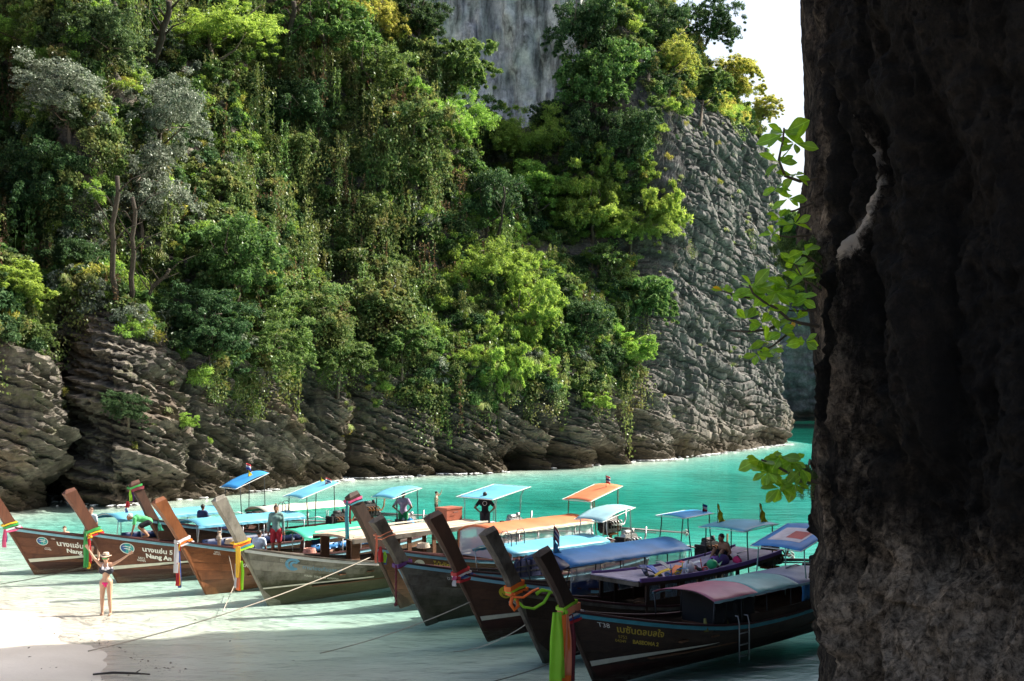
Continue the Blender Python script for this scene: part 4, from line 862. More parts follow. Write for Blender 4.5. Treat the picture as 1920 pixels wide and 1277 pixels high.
        for q in (2.4, 3.4, 4.4, 5.4, 6.4):
            mb = MB(); w = s.hb(q)*0.93; mb.box((q, 0, 0.44), (0.26, 2*w, 0.04)); mb.build('seat', W['brown'], s.root)
    def hb(s, q):
        t = np.clip(q/4.8, 0, 1); b = s.b*(1-(1-t)**2.1); k = np.clip((q-6)/(s.L-6), 0, 1); return float(b*(1-0.30*k*k))+0.05
    def zs(s, q):
        t = np.clip(1-q/5.2, 0, 1); k = np.clip((q-5.5)/4, 0, 1); return float(s.free+(s.bowh-s.free)*t**1.9+0.16*k*k)
    def P(s, q, t, side, o=0.0):
        zt, zk = s.zs(q), -0.36; z = zk+(zt-zk)*t; v = 1-min(1, q/3.2); e = 0.48+0.42*v
        sh = t**e; y = (s.hb(q)-0.05)*sh+0.055*min(1, t*3); rk = max(0, 1-q/3.4)**1.4; x = q-0.54*z*rk
        return Vector((x, side*(y+o), z))
    def onside(s, q, z, side, o): 
        zt, zk = s.zs(q), -0.36; return s.P(q, max(0, min(1, (z-zk)/(zt-zk))), side, o)
    def part(s, mb, name, m, smooth=False): return mb.build(name, m, s.root, smooth)
    def text(s, txt, q0, drop, size, m, side=-1, shear=0.0, bold=0.0, slope=None, name='lettering'):
        cu = bpy.data.curves.new('t', 'FONT'); cu.body = txt; cu.size = size; cu.resolution_u = 3; cu.shear = shear; cu.offset = bold
        to = bpy.data.objects.new('t', cu); COL.objects.link(to); dg = bpy.context.evaluated_depsgraph_get(); me = bpy.data.meshes.new_from_object(to.evaluated_get(dg)); bpy.data.objects.remove(to)
        bm = bmesh.new(); bm.from_mesh(me); bmesh.ops.triangulate(bm, faces=bm.faces)
        bmesh.ops.subdivide_edges(bm, edges=[e for e in bm.edges if e.calc_length() > 0.12], cuts=2, use_grid_fill=False)
        for v in bm.verts:
            q = q0+v.co.x; ref = s.zs(q) if slope is None else s.zs(q0)+slope*v.co.x
            v.co = s.onside(q, ref-drop+v.co.y, side, 0.030)
        bm.to_mesh(me); bm.free(); me.materials.clear(); me.materials.append(m); return link(name, me, s.root)
    def disc(s, q0, drop, r, m, o=0.030, n=28, name='emblem', hole=0.0, parent=None, a0=0.0, a1=6.2832):
        mb = MB(); V = []; z0 = s.zs(q0)-drop
        for i in range(n+1):
            a = a0+(a1-a0)*i/n; V.append([s.onside(q0+k*r*math.cos(a), z0+k*r*math.sin(a), -1, o) for k in (hole if hole else 0.02, (hole+1)/2, 1.0)])
        mb.grid(V); return mb.build(name, m, parent or s.root)
    def poles(s, xs, w, z1, r=0.018, m=M_STEEL, z0=None, name='pole', sides=(-1, 1)):
        for x in xs:
            for sd in sides:
                mb = MB(); yb = s.hb(x)*0.95; mb.tube([(x, sd*yb, s.zs(x)-0.1 if z0 is None else z0), (x, sd*w, z1)], r, 7); mb.build(name, m, s.root, True)
    def canopy(s, x0, x1, ze, zc, w, tarp, posts=M_STEEL, np_=5, front=True, val=0.10, valm=None, sag=0.02, panels=None):
        cols = panels or [tarp]; n = len(cols)
        for k, c in enumerate(cols):
            a, b = x0+(x1-x0)*k/n, x0+(x1-x0)*(k+1)/n-(0.004 if k < n-1 else 0); P = []
            for i in range(13):
                x = a+(b-a)*i/12; bay = abs(math.sin((x-x0)/(x1-x0)*math.pi*(np_-1))); row = []
                for j in range(13):
                    y = -w+2*w*j/12; row.append(Vector((x, y, ze+(zc-ze)*(1-(abs(y)/w)**2.2)-sag*bay*(1-0.5*abs(y)/w)+0.012*math.sin(7*x+5*y))))
                P.append(row)
            mb = MB(); mb.slab(P, (0, 0, 0.008)); mb.build('canopy', TARP[c] if isinstance(c, str) else c, s.root, True)
        vm = valm or (TARP[tarp] if isinstance(tarp, str) else tarp)
        for sd in (-1, 1):
            mb = MB(); P = []
            for i in range(33):
                x = x0+(x1-x0)*i/32; P.append([Vector((x, sd*(w+0.008), ze-0.004)), Vector((x, sd*(w+0.02+0.006*math.sin(19*x)), ze-val*(0.85+0.15*math.sin(23*x))))])
            mb.slab(P, (0, sd*0.006, 0)); mb.build('valance', vm, s.root)
        xs = [x0+0.05+(x1-x0-0.1)*i/(np_-1) for i in range(np_)]
        s.poles(xs, w*0.97, ze-0.01, 0.018, posts)
        for x in xs:
            mb = MB(); mb.tube([(x, -w+2*w*j/8, ze-0.03+(zc-ze)*(1-(abs(-1+2*j/8))**2.2)) for j in range(9)], 0.014, 6); mb.build('roof_hoop', posts, s.root, True)
    def awning(s, x0, x1, z0, z1, w, tarp, poles=M_DARKSTEEL, bend=0.0, zb=None, shift=0.0, flat=False):
        P = []
        for i in range(9):
            t = i/8; P.append([Vector((x0+(x1-x0)*t, -w+2*w*j/8+shift, z0+(z1-z0)*t+bend*math.sin(t*math.pi)+0.06*(1-(abs(-1+2*j/8))**2)*(0 if flat else 1))) for j in range(9)])
        mb = MB(); mb.slab(P, (0, 0, 0.008)); a = mb.build('awning', TARP[tarp], s.root, True)
        mb = MB(); e = [P[0][0], P[0][8], P[8][8], P[8][0], P[0][0]]; mb.tube(e, 0.014, 6); mb.build('edging', M_WHITE, a)
        for x, t in ((x0+(x1-x0)*0.15, 0.15), (x0+(x1-x0)*0.88, 0.88)):
            for sd in (-1, 1):
                mb = MB(); z = z0+(z1-z0)*t+bend*math.sin(t*math.pi); xx = min(x, s.L-0.1); yb = s.hb(xx)*0.9
                mb.tube([(xx, sd*yb, s.zs(xx)-0.1), (x, sd*min(w*0.9, yb), z-0.25), (x, sd*w*0.9+shift, z-0.01)], 0.018, 7); mb.build('awning_pole', poles, s.root, True)
        return a
    def flag(s, base, h, cols, w=0.34, fh=0.26, tri=False, droop=0.35):
        p = MB(); p.tube([base, Vector(base)+Vector((0, 0, h))], 0.010, 6); po = p.build('flagstaff', M_DARKSTEEL, s.root)
        if tri:
            mb = MB(); P = []
            for i in range(7):
                t = i/6; P.append([Vector(base)+Vector((0.012+w*t*(1-k/6.0)*0+w*t*(k/6.0), 0.04*math.sin(5*t+2*k), h-0.02-fh*k/6.0)) for k in range(7)])
            mb.slab(P, (0, 0.004, 0)); mb.build('flag', cols[0], po, True); return
        n = len(cols); 
        for k in range(n):
            mb = MB(); P = []
            for i in range(7):
                t = i/6; P.append([Vector(base)+Vector((0.012+w*t*0.8, 0.05*math.sin(6*t)+0.02*j, h-0.02-fh*(k+j)/n-droop*t*t*w*1.2)) for j in (0, 1)])
            mb.slab(P, (0, 0.004, 0)); mb.build('flag_stripe', cols[k], po, True)
    def engine(s, x=None, z=1.05, shaft=(4.2, 0.1, -0.45), alloy=False, sc=1.0, y=0.0):
        x = s.L-0.35 if x is None else x; e = Vector((x, y, z)); S = lambda v: e+Vector(v)*sc
        mb = MB(); mb.tube([(x, y, 0.1), (x, y, z-0.12*sc)], 0.06, 8); mb.box((x, y, z-0.20*sc), (0.5*sc, 0.34*sc, 0.06)); s.part(mb, 'engine_mount', M_RUST)
        mb = MB(); mb.box(S((0, 0, 0.12)), (0.72*sc, 0.34*sc, 0.36*sc), taper=0.85); mb.box(S((-0.05, 0, -0.06)), (0.55*sc, 0.26*sc, 0.16*sc))
        for k in range(4): mb.cyl(S((-0.24+0.15*k, -0.19, 0.02)), S((-0.24+0.15*k, -0.19, 0.24)), 0.045*sc, 8)
        s.part(mb, 'engine_block', M_ENG)
        mb = MB(); mb.box(S((0, 0, 0.355)), (0.66*sc, 0.24*sc, 0.12*sc), taper=0.85)
        for k in range(5): mb.cyl(S((-0.26+0.13*k, 0, 0.41)), S((-0.26+0.13*k, 0, 0.455)), 0.03*sc, 8)
        s.part(mb, 'cylinder_head', M_ALU if alloy else M_ENG)
        mb = MB(); 
        for k in range(4): mb.tube([S((-0.24+0.16*k, -0.14, 0.30)), S((-0.22+0.16*k, -0.27, 0.28)), S((-0.14+0.16*k, -0.30, 0.16))], 0.024*sc, 7)
        mb.tube([S((-0.3, -0.30, 0.16)), S((0.40, -0.30, 0.14)), S((0.55, -0.26, 0.3)), S((0.62, -0.22, 0.62))], 0.032*sc, 8); s.part(mb, 'exhaust_pipe', M_ALU if alloy else M_RUST, True)
        mb = MB(); mb.box(S((-0.44, 0, 0.14)), (0.09*sc, 0.42*sc, 0.40*sc)); 
        for k in range(7): mb.box(S((-0.495, 0, -0.02+0.055*k)), (0.02*sc, 0.38*sc, 0.012*sc))
        s.part(mb, 'radiator', M_BLACK)
        mb = MB(); mb.cyl(S((-0.15, 0.12, 0.44)), S((0.14, 0.12, 0.44)), 0.09*sc, 12); mb.cyl(S((0.28, 0.1, 0.36)), S((0.28, 0.1, 0.56)), 0.07*sc, 12); s.part(mb, 'air_filter', M_ALU if alloy else M_BLACK, True)
        mb = MB(); mb.cyl(S((0.40, 0.0, 0.0)), S((0.47, 0, 0.0)), 0.17*sc, 16); mb.cyl(S((-0.50, 0, -0.02)), S((-0.54, 0, -0.02)), 0.12*sc, 14); s.part(mb, 'flywheel', M_DARKSTEEL)
        d = Vector(shaft); mb = MB(); mb.tube([S((0.35, 0, -0.02)), S((0.35, 0, -0.02))+d*0.5, S((0.35, 0, -0.02))+d], [0.05, 0.04, 0.03], 8)
        mb.tube([S((0.35, 0, -0.10)), S((0.35, 0, -0.10))+d*0.55], [0.025, 0.02], 6); s.part(mb, 'tail_shaft', M_DARKSTEEL, True)
        mb = MB(); h = S((0.35, 0, -0.02))+d
        for k in range(3):
            a = k*2.094; mb.box(h+Vector((0, 0.09*math.cos(a), 0.09*math.sin(a))), (0.02, 0.09, 0.16), Matrix.Rotation(a, 3, 'X') @ Matrix.Rotation(0.4, 3, 'Z'))
        mb.cyl(h-Vector((0.06, 0, 0)), h+Vector((0.06, 0, 0)), 0.04, 10); s.part(mb, 'propeller', M_ALU)
        mb = MB(); mb.tube([S((-0.45, 0.1, 0.2)), S((-0.9, 0.14, 0.35)), S((-1.35, 0.16, 0.30))], 0.02, 7); s.part(mb, 'tiller', M_STEEL, True)
        mb = MB(); 
        for k in range(6): mb.tube([S((-0.3+0.1*k, 0.17, 0.3)), S((-0.28+0.12*k, 0.24+0.02*k, 0.12)), S((-0.2+0.1*k, 0.15, -0.1))], 0.012, 5)
        s.part(mb, 'hose', M_BLACK, True)
    def rail_loop(s, x, y, z, w=0.3, h=0.4, m=M_DARKSTEEL):
        mb = MB(); mb.tube([(x, y, z), (x, y, z+h*0.8), (x+0.06, y, z+h), (x+w-0.06, y, z+h), (x+w, y, z+h*0.8), (x+w, y, z)], 0.013, 6); s.part(mb, 'roof_rail', m, True)
    def curtain(s, x0, x1, z0, z1, m, name='side_curtain', side=-1, w=None):
        mb = MB(); P = []; 
        for i in range(17):
            x = x0+(x1-x0)*i/16; y = side*((w or s.b)*0.95+0.025*math.sin(11*x)); P.append([Vector((x, y, z1)), Vector((x, y+0.02*math.sin(17*x), (z0+z1)/2)), Vector((x, y, z0))])
        mb.slab(P, (0, side*0.006, 0)); return s.part(mb, name, m, True)
    def wpos(s, v): return s.root.matrix_basis @ Vector(v)

TH = {'r': simple('flag_red', (0.50, 0.03, 0.04), 0.7), 'w': simple('flag_white', (0.75, 0.74, 0.73), 0.7, var=0.1), 'b': simple('flag_blue', (0.035, 0.05, 0.26), 0.7), 'y': simple('flag_yellow', (0.75, 0.55, 0.02), 0.7), 'g': simple('flag_green', (0.03, 0.30, 0.20), 0.7), 'lb': simple('flag_light_blue', (0.05, 0.30, 0.52), 0.7)}
THAI = [TH['r'], TH['w'], TH['b'], TH['w'], TH['r']]
def swallow_emblem(b, q, drop, r):
    d = b.disc(q, drop, r, M_GREENL); b.disc(q-0.15*r, drop-0.05*r, r*0.72, M_NAVYL, 0.033, name='emblem_field', parent=None, a0=1.7, a1=4.4)
    b.disc(q, drop, r, M_LETTER, 0.034, name='emblem_ring', hole=0.90)
    z0 = b.zs(q)-drop
    for (a, c) in (((-0.55, 0.42), (0.60, 0.02)), ((-0.5, 0.0), (0.5, -0.42)), ((0.0, -0.75), (0.62, 0.55))):
        mb = MB(); P = []
        for i in range(7):
            t = i/6; x = a[0]+(c[0]-a[0])*t; y = a[1]+(c[1]-a[1])*t+0.12*math.sin(t*3.1); hw = 0.07*math.sin(0.4+t*2.2)
            P.append([b.onside(q+x*r, z0+(y+k*hw)*r, -1, 0.036) for k in (-1, 1)])
        mb.grid(P); mb.build('emblem_wing', M_LETTER, b.root)

# --- the boats, left to right ---------------------------------------------------------------
FT = lambda px, py: gnd(px, py)
bA = Boat('longtail_boat', FT(60, 1063), 44, 'red brown longtail boat at the left edge lettered Nang An 6', hull='red')
swallow_emblem(bA, 0.62, 0.36, 0.15); bA.text('นางแอ่น 6', 0.98, 0.44, 0.235, M_LETTER, bold=0.006); bA.text('Nang An', 1.22, 0.66, 0.22, M_LETTER, bold=0.008); bA.text('5852', 0.62, 0.60, 0.075, M_LETTER); bA.text('04986', 0.60, 0.67, 0.075, M_LETTER); bA.text('130', 0.86, 0.24, 0.075, M_LETTER)
bA.canopy(2.7, 7.4, 1.50, 1.66, 0.90, 'sky', np_=6); bA.curtain(2.9, 7.2, 0.75, 1.02, TARP['navy']); bA.awning(7.7, 9.2, 2.3, 2.85, 0.62, 'bright', bend=0.08); bA.flag((8.7, 0.3, 2.7), 0.55, [TH['r'], TH['w'], TH['b']], 0.26, 0.24); bA.flag((8.5, -0.2, 2.65), 0.36, [TH['y']], 0.26, 0.30, True); bA.engine(z=0.95)
for x in (2.0, 2.35):
    mb = MB(); mb.box((x, -0.55, 0.78), (0.05, 0.05, 0.34)); bA.part(mb, 'bow_post', M_WHITE)
b3 = Boat('longtail_boat', (-12.6, 43.25), 44, 'dark red longtail boat with ribbons on its prow top behind the Nang An pair', hull='red2', beam=0.72, tip=(-1.35, 2.75))
b3.canopy(3.6, 7.5, 1.45, 1.62, 0.78, 'cream', np_=5, valm=TARP['green']); b3.engine(z=0.95)
mb = MB(); mb.box((8.2, 0.0, 1.0), (0.10, 0.10, 0.9)); b3.part(mb, 'stern_post', TARP['green'])
bB = Boat('longtail_boat', FT(215, 1077), 44, 'red brown longtail boat lettered Nang An 5 behind the bather', hull='red')
swallow_emblem(bB, 0.66, 0.38, 0.19); bB.text('นางแอ่น 5', 1.05, 0.40, 0.215, M_LETTER, bold=0.006); bB.text('Nang An', 1.12, 0.62, 0.215, M_LETTER, bold=0.008); bB.text('5852', 0.88, 0.70, 0.10, M_LETTER); bB.text('04985', 0.84, 0.79, 0.10, M_LETTER)
bB.canopy(2.6, 7.0, 1.48, 1.64, 0.90, 'sky', np_=6); bB.curtain(2.8, 6.9, 0.62, 0.98, TARP['navy']); bB.awning(7.0, 8.7, 2.12, 2.62, 0.66, 'sky'); bB.flag((8.3, -0.3, 2.5), 0.34, THAI, 0.34, 0.24); bB.flag((8.5, 0.3, 2.5), 0.32, [TH['y']], 0.26, 0.30, True); bB.engine(z=0.95)
bB.rail_loop(6.2, -0.3, 1.6); bB.rail_loop(6.7, 0.2, 1.6); bB.flag((1.7, 0.3, 0.95), 0.75, [TH['g']], 0.22, 0.40, True)
bC = Boat('longtail_boat', FT(380, 1097), 50, 'orange varnished longtail boat with a green canopy and white Krabi lettering', hull='orange', beam=0.82, boot=False, tip=(-1.55, 2.72))
bC.text('วาสนา', 1.55, 0.36, 0.25, M_LETTER, shear=0.3, bold=0.006); bC.text('KRABI @ 24', 1.35, 0.58, 0.16, M_LETTER, shear=0.3, bold=0.004); bC.text('5852', 0.66, 0.22, 0.075, M_LETTER); bC.text('05103', 0.62, 0.29, 0.075, M_LETTER)
bC.canopy(3.4, 6.9, 1.22, 1.45, 0.86, 'green', posts=M_WHITE, np_=5); bC.curtain(3.8, 6.6, 0.72, 0.95, TARP['blue']); bC.awning(7.8, 9.3, 2.2, 2.5, 0.58, 'sky', bend=0.10); bC.engine(z=1.0, alloy=True)
mb = MB(); mb.cyl((0.55, -0.1, 1.1), (0.55, -0.1, 1.62), 0.05, 10); mb.cyl((0.55, -0.1, 1.62), (0.55, -0.1, 1.66), 0.06, 10); bC.part(mb, 'mooring_post', W['deck'], True)
mb = MB()
for k in range(4): mb.tube([(0.55+0.06*math.cos(a*0.7)*1.15, -0.1+0.06*math.sin(a*0.7)*1.15, 1.42+0.028*k) for a in range(10)], 0.016, 6)
bC.part(mb, 'rope_turns', M_ROPE, True)
bD = Boat('longtail_boat', FT(497, 1117), 47, 'weathered grey longtail boat with a long bleached wooden roof', hull='grey', L=10.6, beam=0.95, boot=False, rub=M_WHITE, tip=(-1.55, 2.95), free=0.62, bowh=1.5)
mb = MB(); P = [[bD.onside(3.6*i/13, 0.26, -1, 0.032), bD.onside(3.6*i/13, 0.22, -1, 0.032)] for i in range(14)]; mb.slab(P, (0, 0.012, 0)); bD.part(mb, 'water_line', M_CREAM)
bD.disc(1.02, 0.30, 0.20, M_BLUEL, hole=0.62, a0=0.35, a1=5.3); bD.disc(1.05, 0.32, 0.12, M_BLUEL, hole=0.45, a0=0.5, a1=4.6, name='emblem_wave')
bD.text('การท่องเที่ยวกระบี่', 1.26, 0.40, 0.16, M_BLUEL); bD.text('KRABI  TOUR  28  AONANG', 1.3, 0.64, 0.085, M_CREAM); bD.text('5852', 0.72, 0.22, 0.07, M_CREAM); bD.text('04718', 0.72, 0.28, 0.07, M_CREAM)
for k in range(8):                                               # roof boards
    mb = MB(); y0 = -0.98+0.245*k; P = [[Vector((x, y0+0.004, 1.56-0.05*((y0+0.12)/0.98)**2+0.05*(x > 8))), Vector((x, y0+0.236, 1.56-0.05*((y0+0.12)/0.98)**2+0.05*(x > 8)))] for x in (2.6, 4.5, 6.5, 8.6)]; mb.slab(P, (0, 0, 0.03)); bD.part(mb, 'roof_board', W['roofw'])
for sd in (-1, 1):
    mb = MB(); mb.box((5.6, sd*1.0, 1.46), (6.1, 0.035, 0.14)); bD.part(mb, 'roof_fascia', W['greyd'])
    mb = MB(); mb.box((5.6, sd*0.97, 1.60), (6.0, 0.04, 0.05)); bD.part(mb, 'roof_edge', M_CREAM)
    for x in (2.85, 3.9, 5.0, 6.1, 7.3, 8.3):
        zb_ = bD.zs(x)-0.15; mb = MB(); mb.box((x, sd*min(0.90, bD.hb(x)*0.9), (1.5+zb_)/2), (0.16 if x > 3.5 else 0.34, 0.05, 1.5-zb_)); bD.part(mb, 'cabin_post', W['brown'])
mb = MB(); mb.slab([[Vector((2.55, y, 1.52+0.10*(1-(y/1.0)**2))), Vector((2.95, y, 1.54+0.10*(1-(y/1.0)**2)))] for y in np.linspace(-1, 1, 9)], (0, 0, 0.05)); bD.part(mb, 'roof_brow', W['deck'])
bD.awning(8.9, 10.9, 2.32, 2.66, 0.92, 'sky', poles=M_STEEL, flat=True); bD.engine(x=11.0, z=1.0, alloy=True, sc=1.1)
mb = MB(); mb.box((9.3, 0, 0.80), (1.5, 1.4, 0.05)); bD.part(mb, 'stern_deck', W['greyd'])
bE = Boat('longtail_boat', gnd(742, 1116), 46, 'brown longtail boat with a long orange canopy and gold lettering', hull='brown', L=10.0, beam=0.86, boot=False, prow='dark', tip=(-1.6, 3.05), free=0.66, bowh=1.5)
bE.disc(0.95, 0.34, 0.15, M_CREAM); bE.text('TJ', 0.85, 0.39, 0.17, M_BLKL, name='emblem_letters'); bE.text('ไม้ดักกับดัก', 1.35, 0.36, 0.24, M_GOLD, bold=0.005); bE.text('TRAWARPON TRAVEL', 1.3, 0.56, 0.11, M_GOLD, bold=0.003)
bE.canopy(3.5, 8.2, 1.62, 1.82, 0.90, 'orange', np_=6, valm=TARP['cream'], val=0.07); bE.curtain(3.7, 8.1, 1.05, 1.56, M_CLEAR, 'plastic_curtain')
mb = MB(); P = [[Vector((3.48, -0.88+1.76*j/8, 1.58+0.2*(1-abs(-1+2*j/8)**2.2))), Vector((3.44, -0.88+1.76*j/8, 0.80))] for j in range(9)]; mb.slab(P, (0.006, 0, 0)); bE.part(mb, 'front_curtain', M_CLEAR)
mb = MB(); mb.tube([(3.46, -0.88+1.76*j/8, 1.60+0.2*(1-abs(-1+2*j/8)**2.2)) for j in range(9)], 0.035, 7); mb.tube([(3.46, -0.88, 1.6), (3.44, -0.88, 0.78)], 0.025, 7); mb.tube([(3.46, 0.88, 1.6), (3.44, 0.88, 0.78)], 0.025, 7); bE.part(mb, 'front_piping', TARP['orange'], True)
bE.awning(8.3, 10.1, 2.28, 2.72, 0.66, 'orange', poles=M_RUST); bE.curtain(8.4, 8.5, 1.6, 2.3, M_CLEAR, 'stern_curtain', w=0.62); bE.flag((9.7, -0.2, 2.62), 0.5, THAI, 0.26, 0.26); bE.engine(x=10.2, z=1.15, alloy=True, shaft=(4.6, 0.2, -0.6))
bF = Boat('longtail_boat', FT(790, 1147), 44, 'old dark longtail boat with a pale blue canopy and braided purple tassel', hull='greyd', L=9.2, prow='greyd', boot=False, beam=0.82, tip=(-1.5, 2.62), free=0.6)
bF.text('ชะเมฆา ชิน', 0.95, 0.32, 0.15, M_LETTER)
mb = MB(); mb.tube([(0.04-0.10, 0, 0.0), (-0.46, 0, 0.75), (-0.90, 0, 1.42)], 0.022, 6); bF.part(mb, 'stem_strip', M_RUB, True)
bF.canopy(2.7, 7.0, 1.42, 1.58, 0.84, 'sky', np_=5); bF.curtain(2.9, 6.8, 0.72, 1.2, TARP['navy']); bF.awning(6.9, 8.5, 2.0, 2.35, 0.62, 'pale', bend=0.10, poles=M_STEEL); bF.engine(x=8.9, z=1.0, alloy=True)
bF.rail_loop(2.9, -0.3, 1.55); bF.rail_loop(3.2, 0.15, 1.55); bF.rail_loop(3.5, -0.2, 1.57, 0.34, 0.45)
bG = Boat('longtail_boat', FT(905, 1175), 42, 'dark red longtail boat with a shiny blue canopy and yellow anchor emblem', hull='red2', L=9.6, prow='red2', beam=0.86, tip=(-1.6, 2.95))
bG.disc(0.84, 0.32, 0.165, M_YELL)
mb = MB(); z0 = bG.zs(0.84)-0.32; R_ = 0.165
for pts in ([(0, 0.7), (0, -0.65)], [(-0.35, 0.45), (0.35, 0.45)], [(-0.6, -0.1), (-0.4, -0.5), (0, -0.68), (0.4, -0.5), (0.6, -0.1)]): mb.tube([bG.onside(0.84+x*R_, z0+y*R_, -1, 0.034) for x, y in pts], 0.010, 5)
bG.part(mb, 'anchor_mark', M_BLKL)
bG.text('ปรีดา', 1.12, 0.32, 0.21, M_LETTER, shear=0.2, bold=0.005); bG.text('KRABI', 1.2, 0.50, 0.12, M_LETTER, bold=0.003); bG.text('5952', 0.92, 0.54, 0.085, M_LETTER); bG.text('04107', 0.86, 0.62, 0.085, M_LETTER)
bG.canopy(2.3, 7.4, 1.46, 1.72, 0.90, 'blue', posts=M_DARKSTEEL, np_=6, val=0.06); bG.curtain(2.4, 3.6, 0.66, 1.40, M_CLEAR, 'plastic_curtain'); bG.curtain(3.65, 7.3, 0.95, 1.40, M_CLEAR, 'plastic_curtain'); bG.curtain(2.4, 7.2, 0.60, 0.98, TARP['navy'], w=0.9)
mb = MB(); P = [[Vector((2.0, -0.88+1.76*j/8, 1.36+0.24*(1-abs(-1+2*j/8)**2.2))), Vector((2.32, -0.9+1.8*j/8, 1.465+0.262*(1-abs(-1+2*j/8)**2.2)))] for j in range(9)]; mb.slab(P, (0, 0, 0.01)); bG.part(mb, 'canopy_brow', TARP['navy'], True)
bG.flag((2.4, -0.2, 1.66), 0.85, THAI, 0.22, 0.34, droop=1.6); bG.flag((2.42, -0.16, 1.66), 0.50, [TH['lb']], 0.26, 0.44, True)
bG.awning(7.5, 8.9, 2.32, 2.38, 0.58, 'bright'); bG.flag((8.7, -0.3, 2.38), 0.30, [TH['b'], TH['w'], TH['r']], 0.22, 0.22); bG.engine(x=9.4, z=1.0)
bH = Boat('longtail_boat', FT(1010, 1215), 42, 'dark longtail boat with a wooden cabin and purple roof heaped with snorkel gear', hull='dark', L=9.6, prow='greyd', beam=0.88, boot=False, tip=(-1.55, 2.85), rub=W['greyd'])
for sd in (-1, 1):
    for x in (3.0, 3.55, 4.3, 5.1, 5.9, 6.7):
        mb = MB(); mb.box((x, sd*0.80, 0.95), (0.12, 0.05, 0.80)); bH.part(mb, 'cabin_post', W['dark'])
    for x in (3.275, 3.925, 4.7, 5.5, 6.3):
        mb = MB(); mb.box((x, sd*0.80, 1.08), (0.44, 0.012, 0.42)); bH.part(mb, 'window_pane', M_GLASS)
    mb = MB(); mb.box((4.85, sd*0.83, 0.72), (3.9, 0.03, 0.30)); bH.part(mb, 'cabin_side', W['dark'])
    mb = MB(); P = [[Vector((2.7+6.0*i/14, sd*(0.86-0.002*i), 1.40+0.012*(i-5)**2*0.25)), Vector((2.7+6.0*i/14, sd*(0.87-0.002*i), 1.30+0.012*(i-5)**2*0.25))] for i in range(15)]; mb.slab(P, (0, sd*0.05, 0)); bH.part(mb, 'roof_rim', TARP['purple'])
    mb = MB(); P = [[p[1]+Vector((0, 0, -0.002)), p[1]+Vector((0, -sd*0.01, -0.09))] for p in P]; mb.slab(P, (0, sd*0.03, 0)); bH.part(mb, 'roof_beam', W['dark'])
mb = MB(); mb.slab([[Vector((2.62+6.08*i/14, y, 1.34+0.003*(i-5)**2)) for y in np.linspace(-0.82, 0.82, 5)] for i in range(15)], (0, 0, 0.03)); bH.part(mb, 'roof', simple('faded_purple_paint', (0.36, 0.31, 0.40), 0.7, var=0.4))
mb = MB(); mb.box((2.72, 0, 1.32), (0.16, 1.66, 0.10)); bH.part(mb, 'roof_beam', W['greyd'])
bH.awning(7.0, 8.6, 2.28, 2.38, 0.80, 'sky', bend=0.05); bH.flag((7.5, 0.5, 2.34), 0.60, [TH['y']], 0.34, 0.54, True); bH.flag((8.2, -0.45, 2.36), 0.62, [TH['y']], 0.36, 0.56, True); bH.engine(x=9.3, z=1.2, shaft=(4.5, 0.4, -0.5))
bI = Boat('longtail_boat', FT(1110, 1262), 44, 'nearest dark longtail boat lettered T38 with a pink, teal and lilac canopy', hull='dark', L=9.4, prow='dark', beam=0.92, rub=M_RUB2, tip=(-1.5, 2.72), bootlen=3.6)
bI.text('T38', 0.42, 0.26, 0.15, M_LETTER); bI.text('เบซันดลบลใจ', 0.78, 0.33, 0.21, M_GOLD, bold=0.005); bI.text('5752', 0.80, 0.47, 0.10, M_GOLD); bI.text('04349', 0.72, 0.57, 0.10, M_GOLD); bI.text('BASEOMA 2', 1.12, 0.56, 0.125, M_GOLD, bold=0.005)
bI.canopy(3.2, 8.6, 1.28, 1.46, 0.92, 'pink', posts=M_DARKSTEEL, np_=6, panels=['pink', 'teal', 'lilac'], val=0.07, valm=TARP['pale'])
bI.curtain(6.9, 8.4, 0.80, 1.26, TARP['blue'], w=0.96)
mb = MB(); P = [[bI.onside(4.6+4.2*i/8, bI.zs(4.6+4.2*i/8)-0.02, -1, 0.0), bI.onside(4.6+4.2*i/8, bI.zs(4.6+4.2*i/8), -1, 0.0)+Vector((0, 0.02, 0.24))] for i in range(9)]; mb.slab(P, (0, 0.03, 0)); bI.part(mb, 'side_board', W['dark'])
bI.curtain(3.25, 4.9, 0.56, 1.24, simple('black_tarp', (0.014, 0.014, 0.016), 0.6), w=0.94)
mb = MB(); P = [[Vector((4.3, -0.88+1.76*j/8, 1.22+0.15*(1-abs(-1+2*j/8)**2.2))), Vector((4.3, -0.85+1.7*j/8, 0.42))] for j in range(9)]; mb.slab(P, (0.006, 0, 0)); bI.part(mb, 'front_curtain', simple('black_tarp', (0.014, 0.014, 0.016), 0.6))  # black sheet set back to stand in for the dark interior
for x in (3.0, 3.4, 3.8):
    mb = MB(); mb.tube([(x, -0.80, 0.9), (x, -0.84, 0.6)], [0.03, 0.07], 7); bI.part(mb, 'fender', simple('old_yellow_float', (0.16, 0.15, 0.04), 0.8), True)
bI.awning(7.1, 8.9, 2.05, 2.5, 0.78, 'blue', poles=simple('pale_green_tube', (0.30, 0.44, 0.42), 0.5)); 
a = [o for o in bI.root.children if o.name.startswith('awning') and 'pole' not in o.name][-1]
for (x0, x1, y0, y1, m_) in ((7.55, 8.5, -0.45, 0.55, simple('banner_white', (0.72, 0.62, 0.62), 0.6)), (7.75, 8.25, -0.38, 0.1, simple('banner_red', (0.55, 0.09, 0.07), 0.6))):
    mb = MB(); zz = lambda x, y: 2.05+0.45*(x-7.1)/1.8+0.06*(1-(y/0.78)**2)+(0.006 if m_.name == 'banner_white' else 0.010)
    mb.slab([[Vector((x, y, zz(x, y))) for y in np.linspace(y0, y1, 5)] for x in np.linspace(x0, x1, 5)], (0, 0, 0.003)); mb.build('printed_patch', m_, a)
bI.engine(x=9.2, z=1.15)
mb = MB()
